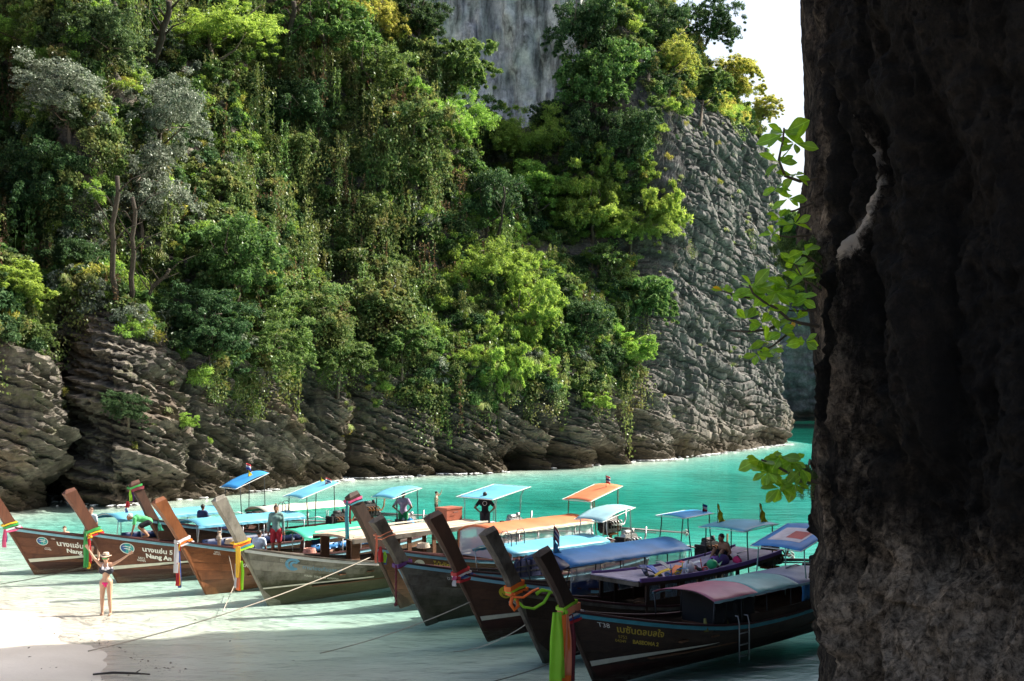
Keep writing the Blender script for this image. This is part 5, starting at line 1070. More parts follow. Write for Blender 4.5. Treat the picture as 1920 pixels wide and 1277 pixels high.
for x in (4.05, 4.45): mb.tube([(x, -0.62, bI.zs(x)+0.02), (x, -0.66, bI.zs(x)+0.22), (x, -0.98, bI.zs(x)+0.22), (x, -1.02, bI.zs(x)+0.05), (x, -1.02, -0.25)], 0.018, 7)
la = bI.part(mb, 'ladder', M_STEEL, True)
for z in (0.42, 0.15, -0.12):
    mb = MB(); mb.tube([(4.05, -1.02, z), (4.45, -1.02, z)], 0.016, 7); mb.build('rung', M_STEEL, la, True)
BOATS = dict(A=bA, B3=b3, B=bB, C=bC, D=bD, E=bE, F=bF, G=bG, H=bH, I=bI)
# ------------------------------------------------------------------ people
def remesh(mb, vox, smooth_it=4):
    me = bpy.data.meshes.new('tmp'); me.from_pydata(mb.v, [], mb.f); bm = bmesh.new(); bm.from_mesh(me); bmesh.ops.recalc_face_normals(bm, faces=bm.faces); bm.to_mesh(me); bm.free()
    o = bpy.data.objects.new('tmp', me); COL.objects.link(o); r = o.modifiers.new('r', 'REMESH'); r.mode = 'VOXEL'; r.voxel_size = vox
    s = o.modifiers.new('s', 'SMOOTH'); s.factor = 0.5; s.iterations = smooth_it
    dg = bpy.context.evaluated_depsgraph_get(); res = bpy.data.meshes.new_from_object(o.evaluated_get(dg)); bpy.data.objects.remove(o); bpy.data.meshes.remove(me)
    res.polygons.foreach_set('use_smooth', [True]*len(res.polygons)); return res
def caps(mb, a, b, ra, rb, n=12, flat=1.0):
    a, b = Vector(a), Vector(b); mb.tube([a, a+(b-a)*0.5, b], [ra, (ra+rb)/2, rb], n, True, flat); mb.ell(a, (ra,)*3, n, 8); mb.ell(b, (rb,)*3, n, 8)
STAND = dict(pelvis=(0, 0, .95), waist=(0, 0, 1.10), chest=(0, 0, 1.30), neck=(0, 0.01, 1.46), head=(0, -.02, 1.60),
  shL=(-.175, 0, 1.40), elL=(-.22, .02, 1.13), wrL=(-.24, -.05, .90), shR=(.175, 0, 1.40), elR=(.22, .02, 1.13), wrR=(.24, -.05, .90),
  hiL=(-.09, 0, .92), knL=(-.10, -.02, .50), anL=(-.10, .02, .09), hiR=(.09, 0, .92), knR=(.10, -.02, .50), anR=(.10, .02, .09))
SIT = dict(STAND, pelvis=(0, 0, .10), waist=(0, -.01, .24), chest=(0, -.03, .44), neck=(0, -.04, .60), head=(0, -.06, .74), shL=(-.175, -.03, .54), elL=(-.22, -.06, .28), wrL=(-.16, -.27, .17), shR=(.175, -.03, .54), elR=(.22, -.06, .28), wrR=(.16, -.27, .17),
  hiL=(-.09, 0, .09), knL=(-.12, -.42, .10), anL=(-.12, -.44, -.30), hiR=(.09, 0, .09), knR=(.12, -.42, .10), anR=(.12, -.44, -.30))
M_SKIN = simple('light_skin', (0.56, 0.34, 0.24), 0.55, 0.35, var=0.08); M_SKIN2 = simple('tanned_skin', (0.25, 0.125, 0.07), 0.5, 0.4, var=0.12); M_HAIR = simple('dark_hair', (0.018, 0.013, 0.010), 0.5); M_HAIR2 = simple('brown_hair', (0.10, 0.05, 0.025), 0.55)
def cloth(name, c): return simple('cloth_'+name, c, 0.85, 0.15, var=0.2, scale=6, bstr=0.4)
def person(label, loc, rz, pose, top=None, legs=None, skin=M_SKIN2, hair=M_HAIR, h=1.7, vox=0.014, sleeves='short', female=False, hatcol=None, long_legs=False, fingers=None, tilt=0.0):
    k = h/1.72; J = {n: Vector(p)*k for n, p in pose.items()}; g = 0.9 if female else 1.0
    e = empty('person', loc, (tilt, 0, rz)); tag(e, label, 'person')
    def torso(mb, d=0.0, lo=True, up=True):
        if lo: mb.ell(J['pelvis'], (.155*k+d, .105*k*1.02+d, .12*k+d), 14, 9); caps(mb, J['pelvis'], J['waist'], .115*k*g+d, .105*k*g+d, 14)
        if up:
            caps(mb, J['waist'], J['chest'], .108*k*g+d, .118*k*g+d, 14); ax = (J['shR']-J['shL']); 
            caps(mb, J['chest']-ax*0.22, J['chest']+ax*0.22, .105*k*g+d, .105*k*g+d, 12); caps(mb, J['shL']*0.8+J['neck']*0.2, J['shR']*0.8+J['neck']*0.2, .062*k*g+d, .062*k*g+d, 10)
    def arm(mb, s, d=0.0, part=2):
        caps(mb, J['sh'+s], J['el'+s], .052*k*g+d, .040*k*g+d, 10)
        if part > 1: caps(mb, J['el'+s], J['wr'+s], .040*k*g+d, .027*k*g+d, 10)
    def leg(mb, s, d=0.0, part=2, f=1.0):
        a, b = J['hi'+s], J['kn'+s]; th = .098 if female else .085; caps(mb, a, a+(b-a)*f, th*k+d, (th+(.058-th)*f)*k+d, 12)
        if part > 1:
            c = J['an'+s]; m_ = b+(c-b)*0.3; caps(mb, b, m_, .056*k+d, .060*k+d, 10); caps(mb, m_, c, .059*k+d, .036*k+d, 10)
    mb = MB(); torso(mb); caps(mb, J['neck']-(J['neck']-J['chest'])*0.2, J['head']-Vector((0, 0, .05*k)), .05*k*g, .047*k*g, 10)
    H = J['head']; fd = Vector((0, -1, 0)); mb.ell(H+Vector((0, 0, .012*k)), (.074*k, .092*k, .104*k), 14, 10); mb.ell(H+Vector((0, -.035*k, -.055*k)), (.052*k, .055*k, .058*k), 12, 8)
    mb.ell(H+Vector((0, -.095*k, -.018*k)), (.014*k, .022*k, .026*k), 8, 6); mb.ell(H+Vector((0, -.080*k, -.058*k)), (.026*k, .016*k, .012*k), 8, 6)
    for sx in (-1, 1): mb.ell(H+Vector((sx*.074*k, .005*k, -.012*k)), (.012*k, .022*k, .032*k), 8, 6)
    if female:
        for sx in (-1, 1): mb.ell(J['chest']+Vector((sx*.072*k, -.095*k, -.02*k)), (.062*k, .055*k, .06*k), 12, 8)
        mb.ell(J['pelvis']+Vector((0, .05*k, -.02)), (.15*k, .10*k, .10*k), 12, 8)
    for s in 'LR':
        arm(mb, s); leg(mb, s); a = J['an'+s]; up = J['kn'+s]-a; fw = Vector((0, -1, 0)) if abs(up.normalized().y) < 0.8 else Vector((0, 0, 1))
        caps(mb, a+fw*-.03*k+Vector((0, 0, -.045*k)), a+fw*.13*k+Vector((0, 0, -.06*k)), .036*k, .028*k, 8, 1.0)
        w = J['wr'+s]; d = (w-J['el'+s]).normalized(); sd = d.cross(Vector((0, 1, 0))); sd = sd.normalized() if sd.length > .1 else Vector((1, 0, 0)); nn = d.cross(sd)
        if sd.x*(-1 if s == 'L' else 1) > 0: sd = -sd                                   # towards the thumb side
        mb.ell(w+d*.05*k, (.038*k, .022*k, .052*k), 10, 8, Matrix((sd, nn, d)).transposed())
        for i, (off, ln, sp) in enumerate(((-.03, .072, -.22), (-.010, .085, -.07), (.010, .080, .08), (.029, .060, .25))):
            b0 = w+d*.085*k+sd*(-off)*k; dr = (d+sd*(-sp)*(1.0 if fingers else 0.4)).normalized(); mid = b0+dr*ln*.5*k; caps(mb, b0, mid, .0105*k, .010*k, 6); caps(mb, mid, mid+(dr-nn*(0.1 if fingers else 0.5)).normalized()*ln*.5*k, .010*k, .0085*k, 6)
        t0 = w+d*.03*k+sd*.03*k; t1 = t0+(d*.6+sd*.8)*.04*k; caps(mb, t0, t1, .013*k, .012*k, 6); caps(mb, t1, t1+(d*.85+sd*.5)*.035*k, .012*k, .010*k, 6)
    me = remesh(mb, vox); me.materials.append(skin); link('body', me, e)
    if top is not None:
        mb = MB(); torso(mb, .016, True, True)
        for s in 'LR':
            if sleeves == 'long': arm(mb, s, .013, 2)
            elif sleeves == 'short':
                caps(mb, J['sh'+s], J['sh'+s]+(J['el'+s]-J['sh'+s])*0.62, .066*k, .062*k, 10)
        me = remesh(mb, 0.018); me.materials.append(top); link('shirt', me, e)
    if legs is not None:
        mb = MB(); mb.ell(J['pelvis']+Vector((0, 0, -.01)), (.172*k, .125*k, .12*k), 14, 9)
        for s in 'LR': leg(mb, s, .022, 2 if long_legs else 1, 1.0 if long_legs else 0.8)
        me = remesh(mb, 0.018); me.materials.append(legs); link('shorts' if not long_legs else 'trousers', me, e)
    mb = MB()
    mb.ell(H+Vector((0, .012*k, .035*k)), (.082*k, .095*k, .092*k), 14, 9)
    if female: mb.ell(H+Vector((0, .06*k, -.06*k)), (.075*k, .05*k, .13*k), 12, 8)
    me = remesh(mb, 0.016, 2); me.materials.append(hair); link('hair', me, e)
    if hatcol is not None:
        mb = MB(); c = H+Vector((0, .005, .075*k)); P = []
        for r_, z in ((.165, -.012), (.16, .0), (.105, .004), (.092, .01), (.088, .07), (.075, .095), (.03, .085), (.001, .083)): P.append([c+Vector((math.cos(a)*r_*0.92*k, math.sin(a)*r_*k, z*k+(0.018*math.cos(2*a) if r_ > .15 else 0))) for a in [i*2*math.pi/20 for i in range(20)]])
        mb.grid(P, True); hb = mb.build('hat', hatcol, e, True)
    return e, J, k
# the bather with raised arms
bp = gnd(199, 1150); zb = float(bed_z(np.array([bp.x]), np.array([bp.y]))[0]); bp.z = zb
pose = dict(STAND, shL=(-.160, 0, 1.40), elL=(-.33, -.03, 1.60), wrL=(-.46, -.06, 1.83), shR=(.160, 0, 1.40), elR=(.40, -.03, 1.53), wrR=(.64, -.06, 1.69), hiL=(-.085, 0, .92), knL=(-.105, -.02, .50), anL=(-.115, .02, .09), hiR=(.085, 0, .92), knR=(.105, -.02, .50), anR=(.115, .02, .09), head=(0.0, -.02, 1.58))
e, J, k = person('woman in straw hat and pink bikini bottoms raising both arms in the shallows', bp, 0.0, pose, skin=simple('bather_skin', (0.52, 0.30, 0.20), 0.55, 0.35, var=0.06), hair=M_HAIR2, h=1.72, vox=0.0095, female=True, hatcol=simple('straw', (0.62, 0.46, 0.32), 0.85, var=0.2, scale=30), fingers=True)  # the bather has a skin tone of her own
H = J['head']
mb = MB(); mb.tube([H+Vector((.086*k*math.cos(a)*1.0, .005+.094*k*math.sin(a), .088*k)) for a in [i*math.pi/10 for i in range(21)]], 0.012, 6); mb.build('hat_band', cloth('dark_band', (0.03, 0.03, 0.04)), e)
mb = MB()
for sx in (-1, 1): mb.ell(H+Vector((sx*.034*k, -.098*k, .008*k)), (.030*k, .012, .022*k), 10, 6)
mb.tube([H+Vector((-.078*k, -.02, .012*k)), H+Vector((-.062*k, -.092*k, .014*k)), H+Vector((0, -.104*k, .014*k)), H+Vector((.062*k, -.092*k, .014*k)), H+Vector((.078*k, -.02, .012*k))], 0.006, 6); mb.build('sunglasses', simple('green_mirror_lens', (0.10, 0.50, 0.14), 0.15, 0.8, 0.3), e, True)
mb = MB(); c = J['chest']
for sx in (-1, 1): mb.ell(c+Vector((sx*.070*k, -.092*k, -.012*k)), (.078*k, .068*k, .074*k), 12, 8)
caps(mb, c+Vector((-.10*k, .0, -.055*k)), c+Vector((.10*k, 0, -.055*k)), .108*k, .108*k, 14); me = remesh(mb, 0.012)
me.materials.append(cloth('charcoal', (0.045, 0.045, 0.06))); me.materials.append(cloth('white_print', (0.72, 0.70, 0.72)))
co = np.zeros(len(me.vertices)*3); me.vertices.foreach_get('co', co); co = co.reshape(-1, 3); mi = []
for p in me.polygons: ctr = co[list(p.vertices)].mean(0)-np.array(c); mi.append(1 if (ctr[2] > -.045*k+0.35*abs(ctr[0]-.03) and ctr[0] > -.075*k) else 0)
me.polygons.foreach_set('material_index', mi); link('bikini_top', me, e)
mb = MB(); mb.tube([c+Vector((-.075*k, -.11*k, .04*k)), c+Vector((-.06*k, -.075*k, .12*k)), J['neck']+Vector((-.045*k, 0, -.01)), J['neck']+Vector((0, .055*k, 0.0))], 0.012, 6); mb.tube([c+Vector((.075*k, -.11*k, .04*k)), c+Vector((.06*k, -.075*k, .12*k)), J['neck']+Vector((.045*k, 0, -.01)), J['neck']+Vector((0, .055*k, 0.0))], 0.014, 6); mb.build('bikini_strap', cloth('white_print', (0.72, 0.70, 0.72)), e, True)
mb = MB(); pv = J['pelvis']; mb.ell(pv+Vector((0, .0, -.045*k)), (.160*k, .118*k, .065*k), 16, 9); mb.ell(pv+Vector((0, .05*k, -.05*k)), (.15*k, .108*k, .09*k), 14, 8); mb.ell(pv+Vector((0, -.02*k, -.10*k)), (.06*k, .10*k, .065*k), 12, 8); me = remesh(mb, 0.012); me.materials.append(cloth('hot_pink', (0.72, 0.04, 0.19))); link('bikini_bottom', me, e)
# crews and passengers
def inboat(b, x, y, z): return b.wpos((x, y, z))
HIP = dict(STAND, elL=(-.36, .10, 1.16), wrL=(-.20, .02, 1.00), elR=(.36, .10, 1.16), wrR=(.20, .02, 1.00))
BEND = dict(STAND, pelvis=(0, .25, .52), waist=(0, .10, .60), chest=(0, -.12, .66), neck=(0, -.28, .66), head=(0, -.38, .70), shL=(-.17, -.20, .64), elL=(-.20, -.24, .38), wrL=(-.16, -.30, .16), shR=(.17, -.20, .64), elR=(.20, -.24, .38), wrR=(.16, -.30, .16),
   hiL=(-.09, .24, .50), knL=(-.16, -.06, .36), anL=(-.12, .20, .08), hiR=(.09, .24, .50), knR=(.16, -.06, .36), anR=(.12, .20, .08))
person('man in pale blue shirt standing in the Nang An 6 boat', inboat(bA, 2.25, 0.25, 0.18), math.radians(-15), STAND, cloth('pale_blue', (0.42, 0.52, 0.56)), cloth('grey', (0.14, 0.14, 0.15)), skin=M_SKIN, h=1.72, sleeves='short', vox=0.016, hair=M_HAIR2)
person('bare shouldered woman sitting in front of the man in pale blue', inboat(bA, 2.2, -0.35, 0.46), math.radians(10), SIT, None, cloth('grey', (0.14, 0.14, 0.15)), skin=M_SKIN, h=1.65, vox=0.016, female=True, hair=M_HAIR2)
person('man in bright green shirt bending over on a foredeck', inboat(bB, 0.95, 0.0, 1.17), math.radians(-75), BEND, cloth('bright_green', (0.10, 0.46, 0.17)), cloth('black', (0.025, 0.025, 0.03)), h=1.72, vox=0.016, hair=simple('white_cap', (0.6, 0.6, 0.58), 0.8))
person('dark haired person sitting behind the orange prow post', inboat(b3, 1.3, 0.0, 1.05), math.radians(160), SIT, cloth('navy', (0.03, 0.04, 0.10)), cloth('black', (0.025, 0.025, 0.03)), h=1.65, vox=0.018)
person('man in faded teal long sleeved shirt and red shorts standing amid the boats', inboat(bC, 3.0, 0.1, 0.47), math.radians(10), STAND, cloth('faded_teal', (0.16, 0.27, 0.25)), cloth('red', (0.42, 0.04, 0.05)), h=1.84, sleeves='long', vox=0.016)
person('person in white and light blue shirt seen from behind by the grey prow', inboat(bC, 2.0, -0.25, 0.72), math.radians(170), SIT, cloth('white_blue', (0.50, 0.62, 0.74)), cloth('blue', (0.04, 0.09, 0.3)), h=1.7, vox=0.016)
person('passenger low in the orange boat beside a lilac bag', inboat(bC, 1.95, 0.35, 0.46), math.radians(-20), SIT, cloth('maroon', (0.18, 0.03, 0.04)), cloth('black', (0.025, 0.025, 0.03)), skin=M_SKIN, h=1.65, vox=0.018)
for i, (x, y, lb, cc) in enumerate(((4.0, -0.3, 'front passenger sitting under the green canopy', (0.16, 0.07, 0.05)), (4.9, 0.2, 'middle passenger sitting under the green canopy', (0.05, 0.09, 0.22)), (5.8, -0.25, 'rear passenger sitting under the green canopy', (0.20, 0.05, 0.06)))):
    person(lb, inboat(bC, x, y, 0.46), math.radians(-20+40*i), SIT, cloth('passenger_%d' % i, cc), cloth('black', (0.025, 0.025, 0.03)), h=1.62, vox=0.02)
person('man in lilac shirt and green shorts with hands on hips at a stern', inboat(bC, 8.9, 0.0, 0.62), math.radians(165), HIP, cloth('lilac', (0.38, 0.28, 0.42)), cloth('green', (0.03, 0.24, 0.10)), h=1.76, vox=0.016)
mb = MB(); mb.box((8.9, 0, 0.59), (1.2, 1.3, 0.05)); bC.part(mb, 'stern_deck', W['greyd'])
e, J, k = person('man in black shirt with a round white print under the sky blue awning', inboat(bD, 9.35, -0.1, 0.83), math.radians(178), HIP, cloth('black_shirt', (0.022, 0.022, 0.026)), cloth('dark_grey', (0.06, 0.06, 0.07)), h=1.70, vox=0.016)
mb = MB(); mb.tube([Vector((.075*math.cos(a), .142+.0*k, 1.30+.075*math.sin(a))) for a in [i*math.pi/9 for i in range(19)]], 0.008, 5); mb.build('shirt_print', cloth('white_print', (0.72, 0.70, 0.72)), e)
person('shirtless man sitting on the purple roof under a blue awning', inboat(bH, 7.2, -0.05, 1.36), math.radians(-60), dict(SIT, knL=(-.16, -.30, .34), anL=(-.14, -.48, .05), knR=(.16, -.30, .34), anR=(.14, -.48, .05), chest=(0, -.08, .42), neck=(0, -.14, .56), head=(0, -.20, .68), shL=(-.17, -.11, .51), shR=(.17, -.11, .51)), None, cloth('black', (0.025, 0.025, 0.03)), h=1.74, vox=0.016)
SWIM = dict(STAND, wrR=(.12, -.30, 1.72), elR=(.22, -.22, 1.52), wrL=(-.30, -.2, 1.2), elL=(-.30, -.08, 1.3))
sw = gnd(818, 932); person('swimmer in the water between two awnings', (sw.x, sw.y, -1.38), math.radians(90), SWIM, None, cloth('black', (0.025, 0.025, 0.03)), skin=M_SKIN, h=1.72, vox=0.02)
sw = at(121, 992, 50.0); person('swimmer with wet brown hair behind the Nang An 6 boat', (sw.x, sw.y, -1.32), math.radians(20), STAND, None, cloth('black', (0.025, 0.025, 0.03)), skin=M_SKIN, hair=M_HAIR2, h=1.7, vox=0.02)
# ------------------------------------------------------------------ ribbons on the prows
def satin(name, c): return tarp_mat('satin_'+name, c, 0.5, 0.3, 0.12)
SA = {k: satin(k, c) for k, c in dict(green=(0.03, 0.30, 0.06), lime=(0.36, 0.72, 0.03), orange=(0.92, 0.20, 0.02), coral=(0.90, 0.30, 0.16), yellow=(0.80, 0.50, 0.02), red=(0.55, 0.02, 0.03), maroon=(0.16, 0.012, 0.025), white=(0.72, 0.70, 0.72), blue=(0.03, 0.08, 0.34), pink=(0.68, 0.10, 0.24), purple=(0.12, 0.03, 0.20), teal=(0.05, 0.30, 0.36)).items()}
def prow_axis(b, t):                                        # t 0 joint .. 1 tip
    return b.joint+(b.tip-b.joint)*t
def ribbons(b, label, wraps=(), strips=(), knot=None):
    """wraps: (t, colour, width); strips: (colour, t, dx, dy, length, width)"""
    e = empty('prow_ribbon', b.wpos(prow_axis(b, wraps[0][0] if wraps else 0.1)), b.root.rotation_euler); inv = e.matrix_basis.inverted(); tag(e, label, 'ribbon', 'cloths tied round the prows')
    L_ = lambda v: inv @ b.wpos(v)
    for i, (t, c, w) in enumerate(wraps):
        o = prow_axis(b, t); hw = 0.10+0.05*t+0.012*(i+1); a, bk = -0.13-0.012*(i+1), 0.29+0.012*(i+1); mb = MB(); P = []
        loop = [(a, -hw), (a-0.02, 0), (a, hw), ((a+bk)/2, hw+0.005), (bk, hw), (bk+0.01, 0), (bk, -hw), ((a+bk)/2, -hw-0.005)]
        for (x, y) in loop+[loop[0]]: P.append([L_(Vector((o.x+x, y, o.z+0.05*x+q*w/2+0.18*(x-0.1)+0.015*math.sin(9*x+i)))) for q in (-1, -0.3, 0.4, 1)])
        mb.grid(P); mb.build('band', SA[c], e, True)
    for (c, t, dx, dy, ln, w) in strips:
        o = prow_axis(b, max(t, 0)); o.z = prow_axis(b, t).z; P = []; ph = RND.uniform(0, 6)
        for i in range(15):
            s = i/14; row = []
            for j in range(6):
                u = -1+2*j/5; row.append(L_(Vector((o.x-0.17+dx+0.02*math.sin(5*s+ph)*s+0.55*u*w*(0.45+0.55*min(1, s*2.5)), dy-0.10-0.5*u*w*(0.45+0.55*min(1, s*2.5))+0.025*math.sin(3.5*u+2*s+ph), o.z+0.02-ln*s))))
            P.append(row)
        mb = MB(); mb.slab(P, (0.004, 0.004, 0)); mb.build('strip', SA[c], e, True)
    if knot:
        o = prow_axis(b, knot[1]); mb = MB(); p = L_(o+Vector((-0.17, -0.12, 0.0))); mb.ell(p, (0.055, 0.06, 0.05), 10, 7); mb.tube([p+Vector((-.02, 0, .02)), p+Vector((-.08, -.03, .06)), p+Vector((-.10, -.02, -.03)), p], 0.025, 7); mb.build('knot', SA[knot[0]], e, True)
    return e, L_
ribbons(bA, 'green, white and pink ribbons at the left edge of the picture', ((0.04, 'green', 0.09), (0.10, 'yellow', 0.05), (-0.02, 'white', 0.06), (-0.07, 'pink', 0.06)), (('pink', -0.05, -0.03, 0.0, 0.62, 0.10), ('blue', -0.05, 0.02, 0.02, 0.45, 0.06)))
ribbons(bB, 'long green, yellow and red ribbons hanging from the Nang An 5 prow', ((0.08, 'green', 0.10), (0.02, 'yellow', 0.05), (-0.03, 'red', 0.07)), (('green', 0.0, -0.09, 0.0, 1.12, 0.11), ('red', 0.0, 0.02, -0.02, 1.0, 0.09), ('yellow', -0.70, 0.0, -0.03, 0.22, 0.07)), ('yellow', -0.08))
ribbons(b3, 'ribbons in green, purple, red and blue on the dark red prow top', ((0.97, 'green', 0.07), (0.90, 'maroon', 0.10)), (('lime', 0.86, -0.03, 0.0, 0.40, 0.07), ('purple', 0.84, 0.02, 0.0, 0.42, 0.07), ('red', 0.55, -0.36, 0.02, 0.22, 0.10), ('blue', 0.38, -0.52, 0.02, 0.18, 0.06)))
ribbons(bC, 'white, blue, red and yellow ribbons on the orange boat', ((0.06, 'white', 0.10), (0.0, 'orange', 0.06), (-0.05, 'white', 0.05)), (('white', 0.0, -0.10, 0.0, 0.95, 0.10), ('red', 0.0, -0.02, -0.02, 0.28, 0.08), ('yellow', 0.02, 0.0, -0.03, 0.30, 0.05), ('blue', -0.06, 0.02, -0.01, 1.35, 0.07), ('red', -0.5, -0.07, -0.03, 0.72, 0.07), ('yellow', -0.5, -0.02, -0.05, 0.72, 0.04)), ('white', 0.0))
e, L_ = ribbons(bD, 'orange garland and lime ribbon on the weathered grey prow', ((0.10, 'orange', 0.10), (0.05, 'teal', 0.05), (0.01, 'lime', 0.06), (0.15, 'yellow', 0.05)), (('lime', -0.25, 0.05, -0.03, 0.85, 0.09), ('orange', -0.3, -0.01, 0.0, 0.80, 0.08), ('coral', -0.3, -0.06, 0.0, 0.76, 0.06), ('white', -0.3, -0.11, 0.03, 0.70, 0.05)))
for k in range(3):                                          # marigold strings
    mb = MB()
    for i in range(26): mb.ell(L_(prow_axis(bD, 0.05)+Vector((-0.22+0.045*k, -0.10-0.01*k, -0.035*i))), (0.030, 0.030, 0.024), 8, 6)
    mb.build('flower_string', SA['yellow'], e, True)
ribbons(bE, 'pink band and long teal strip on the tall dark prow', ((0.97, 'pink', 0.07), (0.92, 'teal', 0.05)), (('teal', 0.94, -0.06, 0.0, 1.10, 0.075), ('red', 0.9, 0.01, 0.0, 0.62, 0.03)))
ribbons(bF, 'orange cords and purple tassel on the old dark prow', ((0.74, 'coral', 0.03), (0.66, 'coral', 0.03), (-0.02, 'purple', 0.10)), (('coral', 0.70, -0.10, 0.0, 0.75, 0.045), ('red', 0.42, -0.16, 0.03, 0.42, 0.09), ('lime', 0.30, -0.16, 0.0, 0.30, 0.06), ('blue', 0.22, -0.20, 0.0, 0.26, 0.05)))
e, L_ = ribbons(bF, 'braided dark purple tassel hanging to the water from the old dark prow', ((-0.06, 'maroon', 0.05),), ())
mb = MB(); o = prow_axis(bF, -0.05); mb.tube([L_(o+Vector((-0.20+0.012*math.sin(2.4*i), -0.05+0.012*math.cos(2.4*i), -0.05*i))) for i in range(23)], [0.030]*21+[0.055, 0.06], 7); mb.build('braid', SA['maroon'], e, True)
ribbons(bG, 'red, white and blue cloth knotted round the dark red prow', ((0.06, 'red', 0.09), (0.01, 'white', 0.06), (-0.03, 'blue', 0.05), (-0.08, 'red', 0.07)), (('white', -0.06, -0.08, 0.0, 0.20, 0.08), ('pink', -0.02, -0.10, 0.0, 0.10, 0.08)), ('red', -0.05))
e, L_ = ribbons(bH, 'orange and lime cloth looped round the second nearest prow', ((0.10, 'orange', 0.12), (0.05, 'lime', 0.06), (0.0, 'orange', 0.07)), (), ('orange', -0.04))
o = prow_axis(bH, 0.0)
for c, pts, r_ in (('orange', [(-.2, -.14, -.08), (-.3, -.2, -.25), (-.22, -.24, -.38), (-.1, -.24, -.30), (-.1, -.2, -.15)], 0.045), ('orange', [(-.2, -.14, -.10), (0.05, -.25, -.12), (0.30, -.32, 0.02), (0.42, -.36, 0.06), (0.46, -.36, -.04)], 0.045), ('lime', [(-.15, -.14, -.12), (0.05, -.26, -.34), (0.30, -.34, -.40), (0.55, -.42, -.28), (0.72, -.48, -.02), (0.50, -.40, 0.02), (0.36, -.36, -.06)], 0.05), ('lime', [(0.66, -.46, -.05), (0.9, -.5, -.08)], 0.03)):
    mb = MB(); mb.tube([L_(o+Vector(p)) for p in pts], r_, 8, True, 0.6); mb.build('loop', SA[c], e, True)
ribbons(bI, 'big lime, orange and maroon cloths hanging from the nearest prow', ((0.12, 'lime', 0.07), (0.04, 'coral', 0.16), (-0.05, 'white', 0.05), (-0.09, 'blue', 0.04), (-0.13, 'red', 0.06)), (('lime', 0.02, -0.24, 0.04, 1.50, 0.19), ('lime', 0.02, -0.16, 0.0, 1.40, 0.14), ('orange', 0.0, -0.02, 0.0, 1.48, 0.17), ('coral', 0.02, 0.03, -0.03, 1.36, 0.12), ('maroon', -0.05, 0.14, 0.0, 1.42, 0.15)), ('lime', 0.02))

# ------------------------------------------------------------------ ropes
def rope(label, pts, r=0.011, m=M_ROPE, sag=0.0, n=24):
    pts = [Vector(p) for p in pts]; P = []
    for i in range(len(pts)-1):
        for j in range(n):
            t = j/n; p = pts[i]+(pts[i+1]-pts[i])*t; p.z -= sag*4*t*(1-t); P.append(p)
    P.append(pts[-1]); o0 = P[-1].copy(); mb = MB(); mb.tube([p-o0 for p in P], r, 6); o = mb.build('mooring_rope', m, None, True, o0); tag(o, label, 'rope', 'mooring ropes'); return o
def bedp(px, py, dz=0.02):
    p = gnd(px, py); p.z = max(0, float(bed_z(np.array([p.x]), np.array([p.y]))[0]))+dz; return p
jE = bE.wpos(bE.joint+Vector((-0.15, 0, -0.25)))
rope('long pale rope from the dark prow down to the sand', [jE, bedp(165, 1224)], 0.014, sag=0.22)
rope('pale rope running from the dark red hull towards the shore', [bG.wpos((-0.30, -0.05, 0.75)), gnd(600, 1225, -0.1)], 0.013, sag=0.12)
rope('slack rope between the two nearest prows and the water', [bH.wpos((-0.30, -0.05, 0.70)), gnd(850, 1222, -0.1)], 0.012, sag=0.16)
rope('thin dark rope under the nearest boats reaching the bottom edge', [bI.wpos((-0.34, 0, 0.55)), gnd(790, 1300, -0.1)], 0.012, simple('dark_rope', (0.10, 0.09, 0.07), 0.9), sag=0.16)
rope('dark rope from the Nang An 5 bow to the left edge', [bB.wpos((-0.25, 0, 0.5)), gnd(-60, 1102, -0.1)], 0.012, simple('dark_rope', (0.10, 0.09, 0.07), 0.9), sag=0.12)
rope('line hanging from the orange boat into the shallows', [bC.wpos((0.75, -0.30, 1.0)), bC.wpos((0.70, -0.72, 0.02)), gnd(418, 1146, 0.0)], 0.010, sag=0.0)

# ------------------------------------------------------------------ gear on the boats
mb = MB(); mb.box((0, 0, 0.21), (0.75, 0.55, 0.40)); cb = mb.build('cool_box', simple('red_brown_plastic', (0.28, 0.085, 0.05), 0.5), None, False, bD.wpos((8.0, 0.35, 1.60)), bD.root.rotation_euler); tag(cb, 'red brown cool box on the bleached wooden roof', 'cool box')
mb = MB(); mb.box((0, 0, 0.43), (0.79, 0.59, 0.05)); mb.build('lid', simple('red_brown_lid', (0.33, 0.11, 0.07), 0.5), cb)
mb = MB(); mb.tube([(-.1, -.30, .3), (-.1, -.34, .3), (.1, -.34, .3), (.1, -.30, .3)], 0.012, 6); mb.build('handle', M_BLACK, cb)
M_LJ = cloth('life_jacket_orange', (0.85, 0.12, 0.02))
jk = MB(); 
for sx in (-1, 1): jk.box((sx*0.115, 0, 0.0), (0.19, 0.09, 0.48), taper=0.85); jk.box((sx*0.10, 0.02, 0.27), (0.10, 0.07, 0.10), taper=0.7)
jk.cur = 1; jk.box((0, -0.05, -0.06), (0.40, 0.012, 0.035)); jk.box((0, -0.05, 0.08), (0.40, 0.012, 0.035))
for i in range(5):
    p = bE.wpos((3.62+0.10*i, -0.72+0.36*i*0.95, 1.02)); o = jk.build('life_jacket', [M_LJ, M_BLACK], None, False, p, (0, 0, bE.root.rotation_euler.z-math.pi/2)); tag(o, ['first', 'second', 'third', 'fourth', 'fifth'][i]+' orange life jacket from the camera side in the orange canopied boat', 'life jacket', 'life jackets in the orange canopied boat')
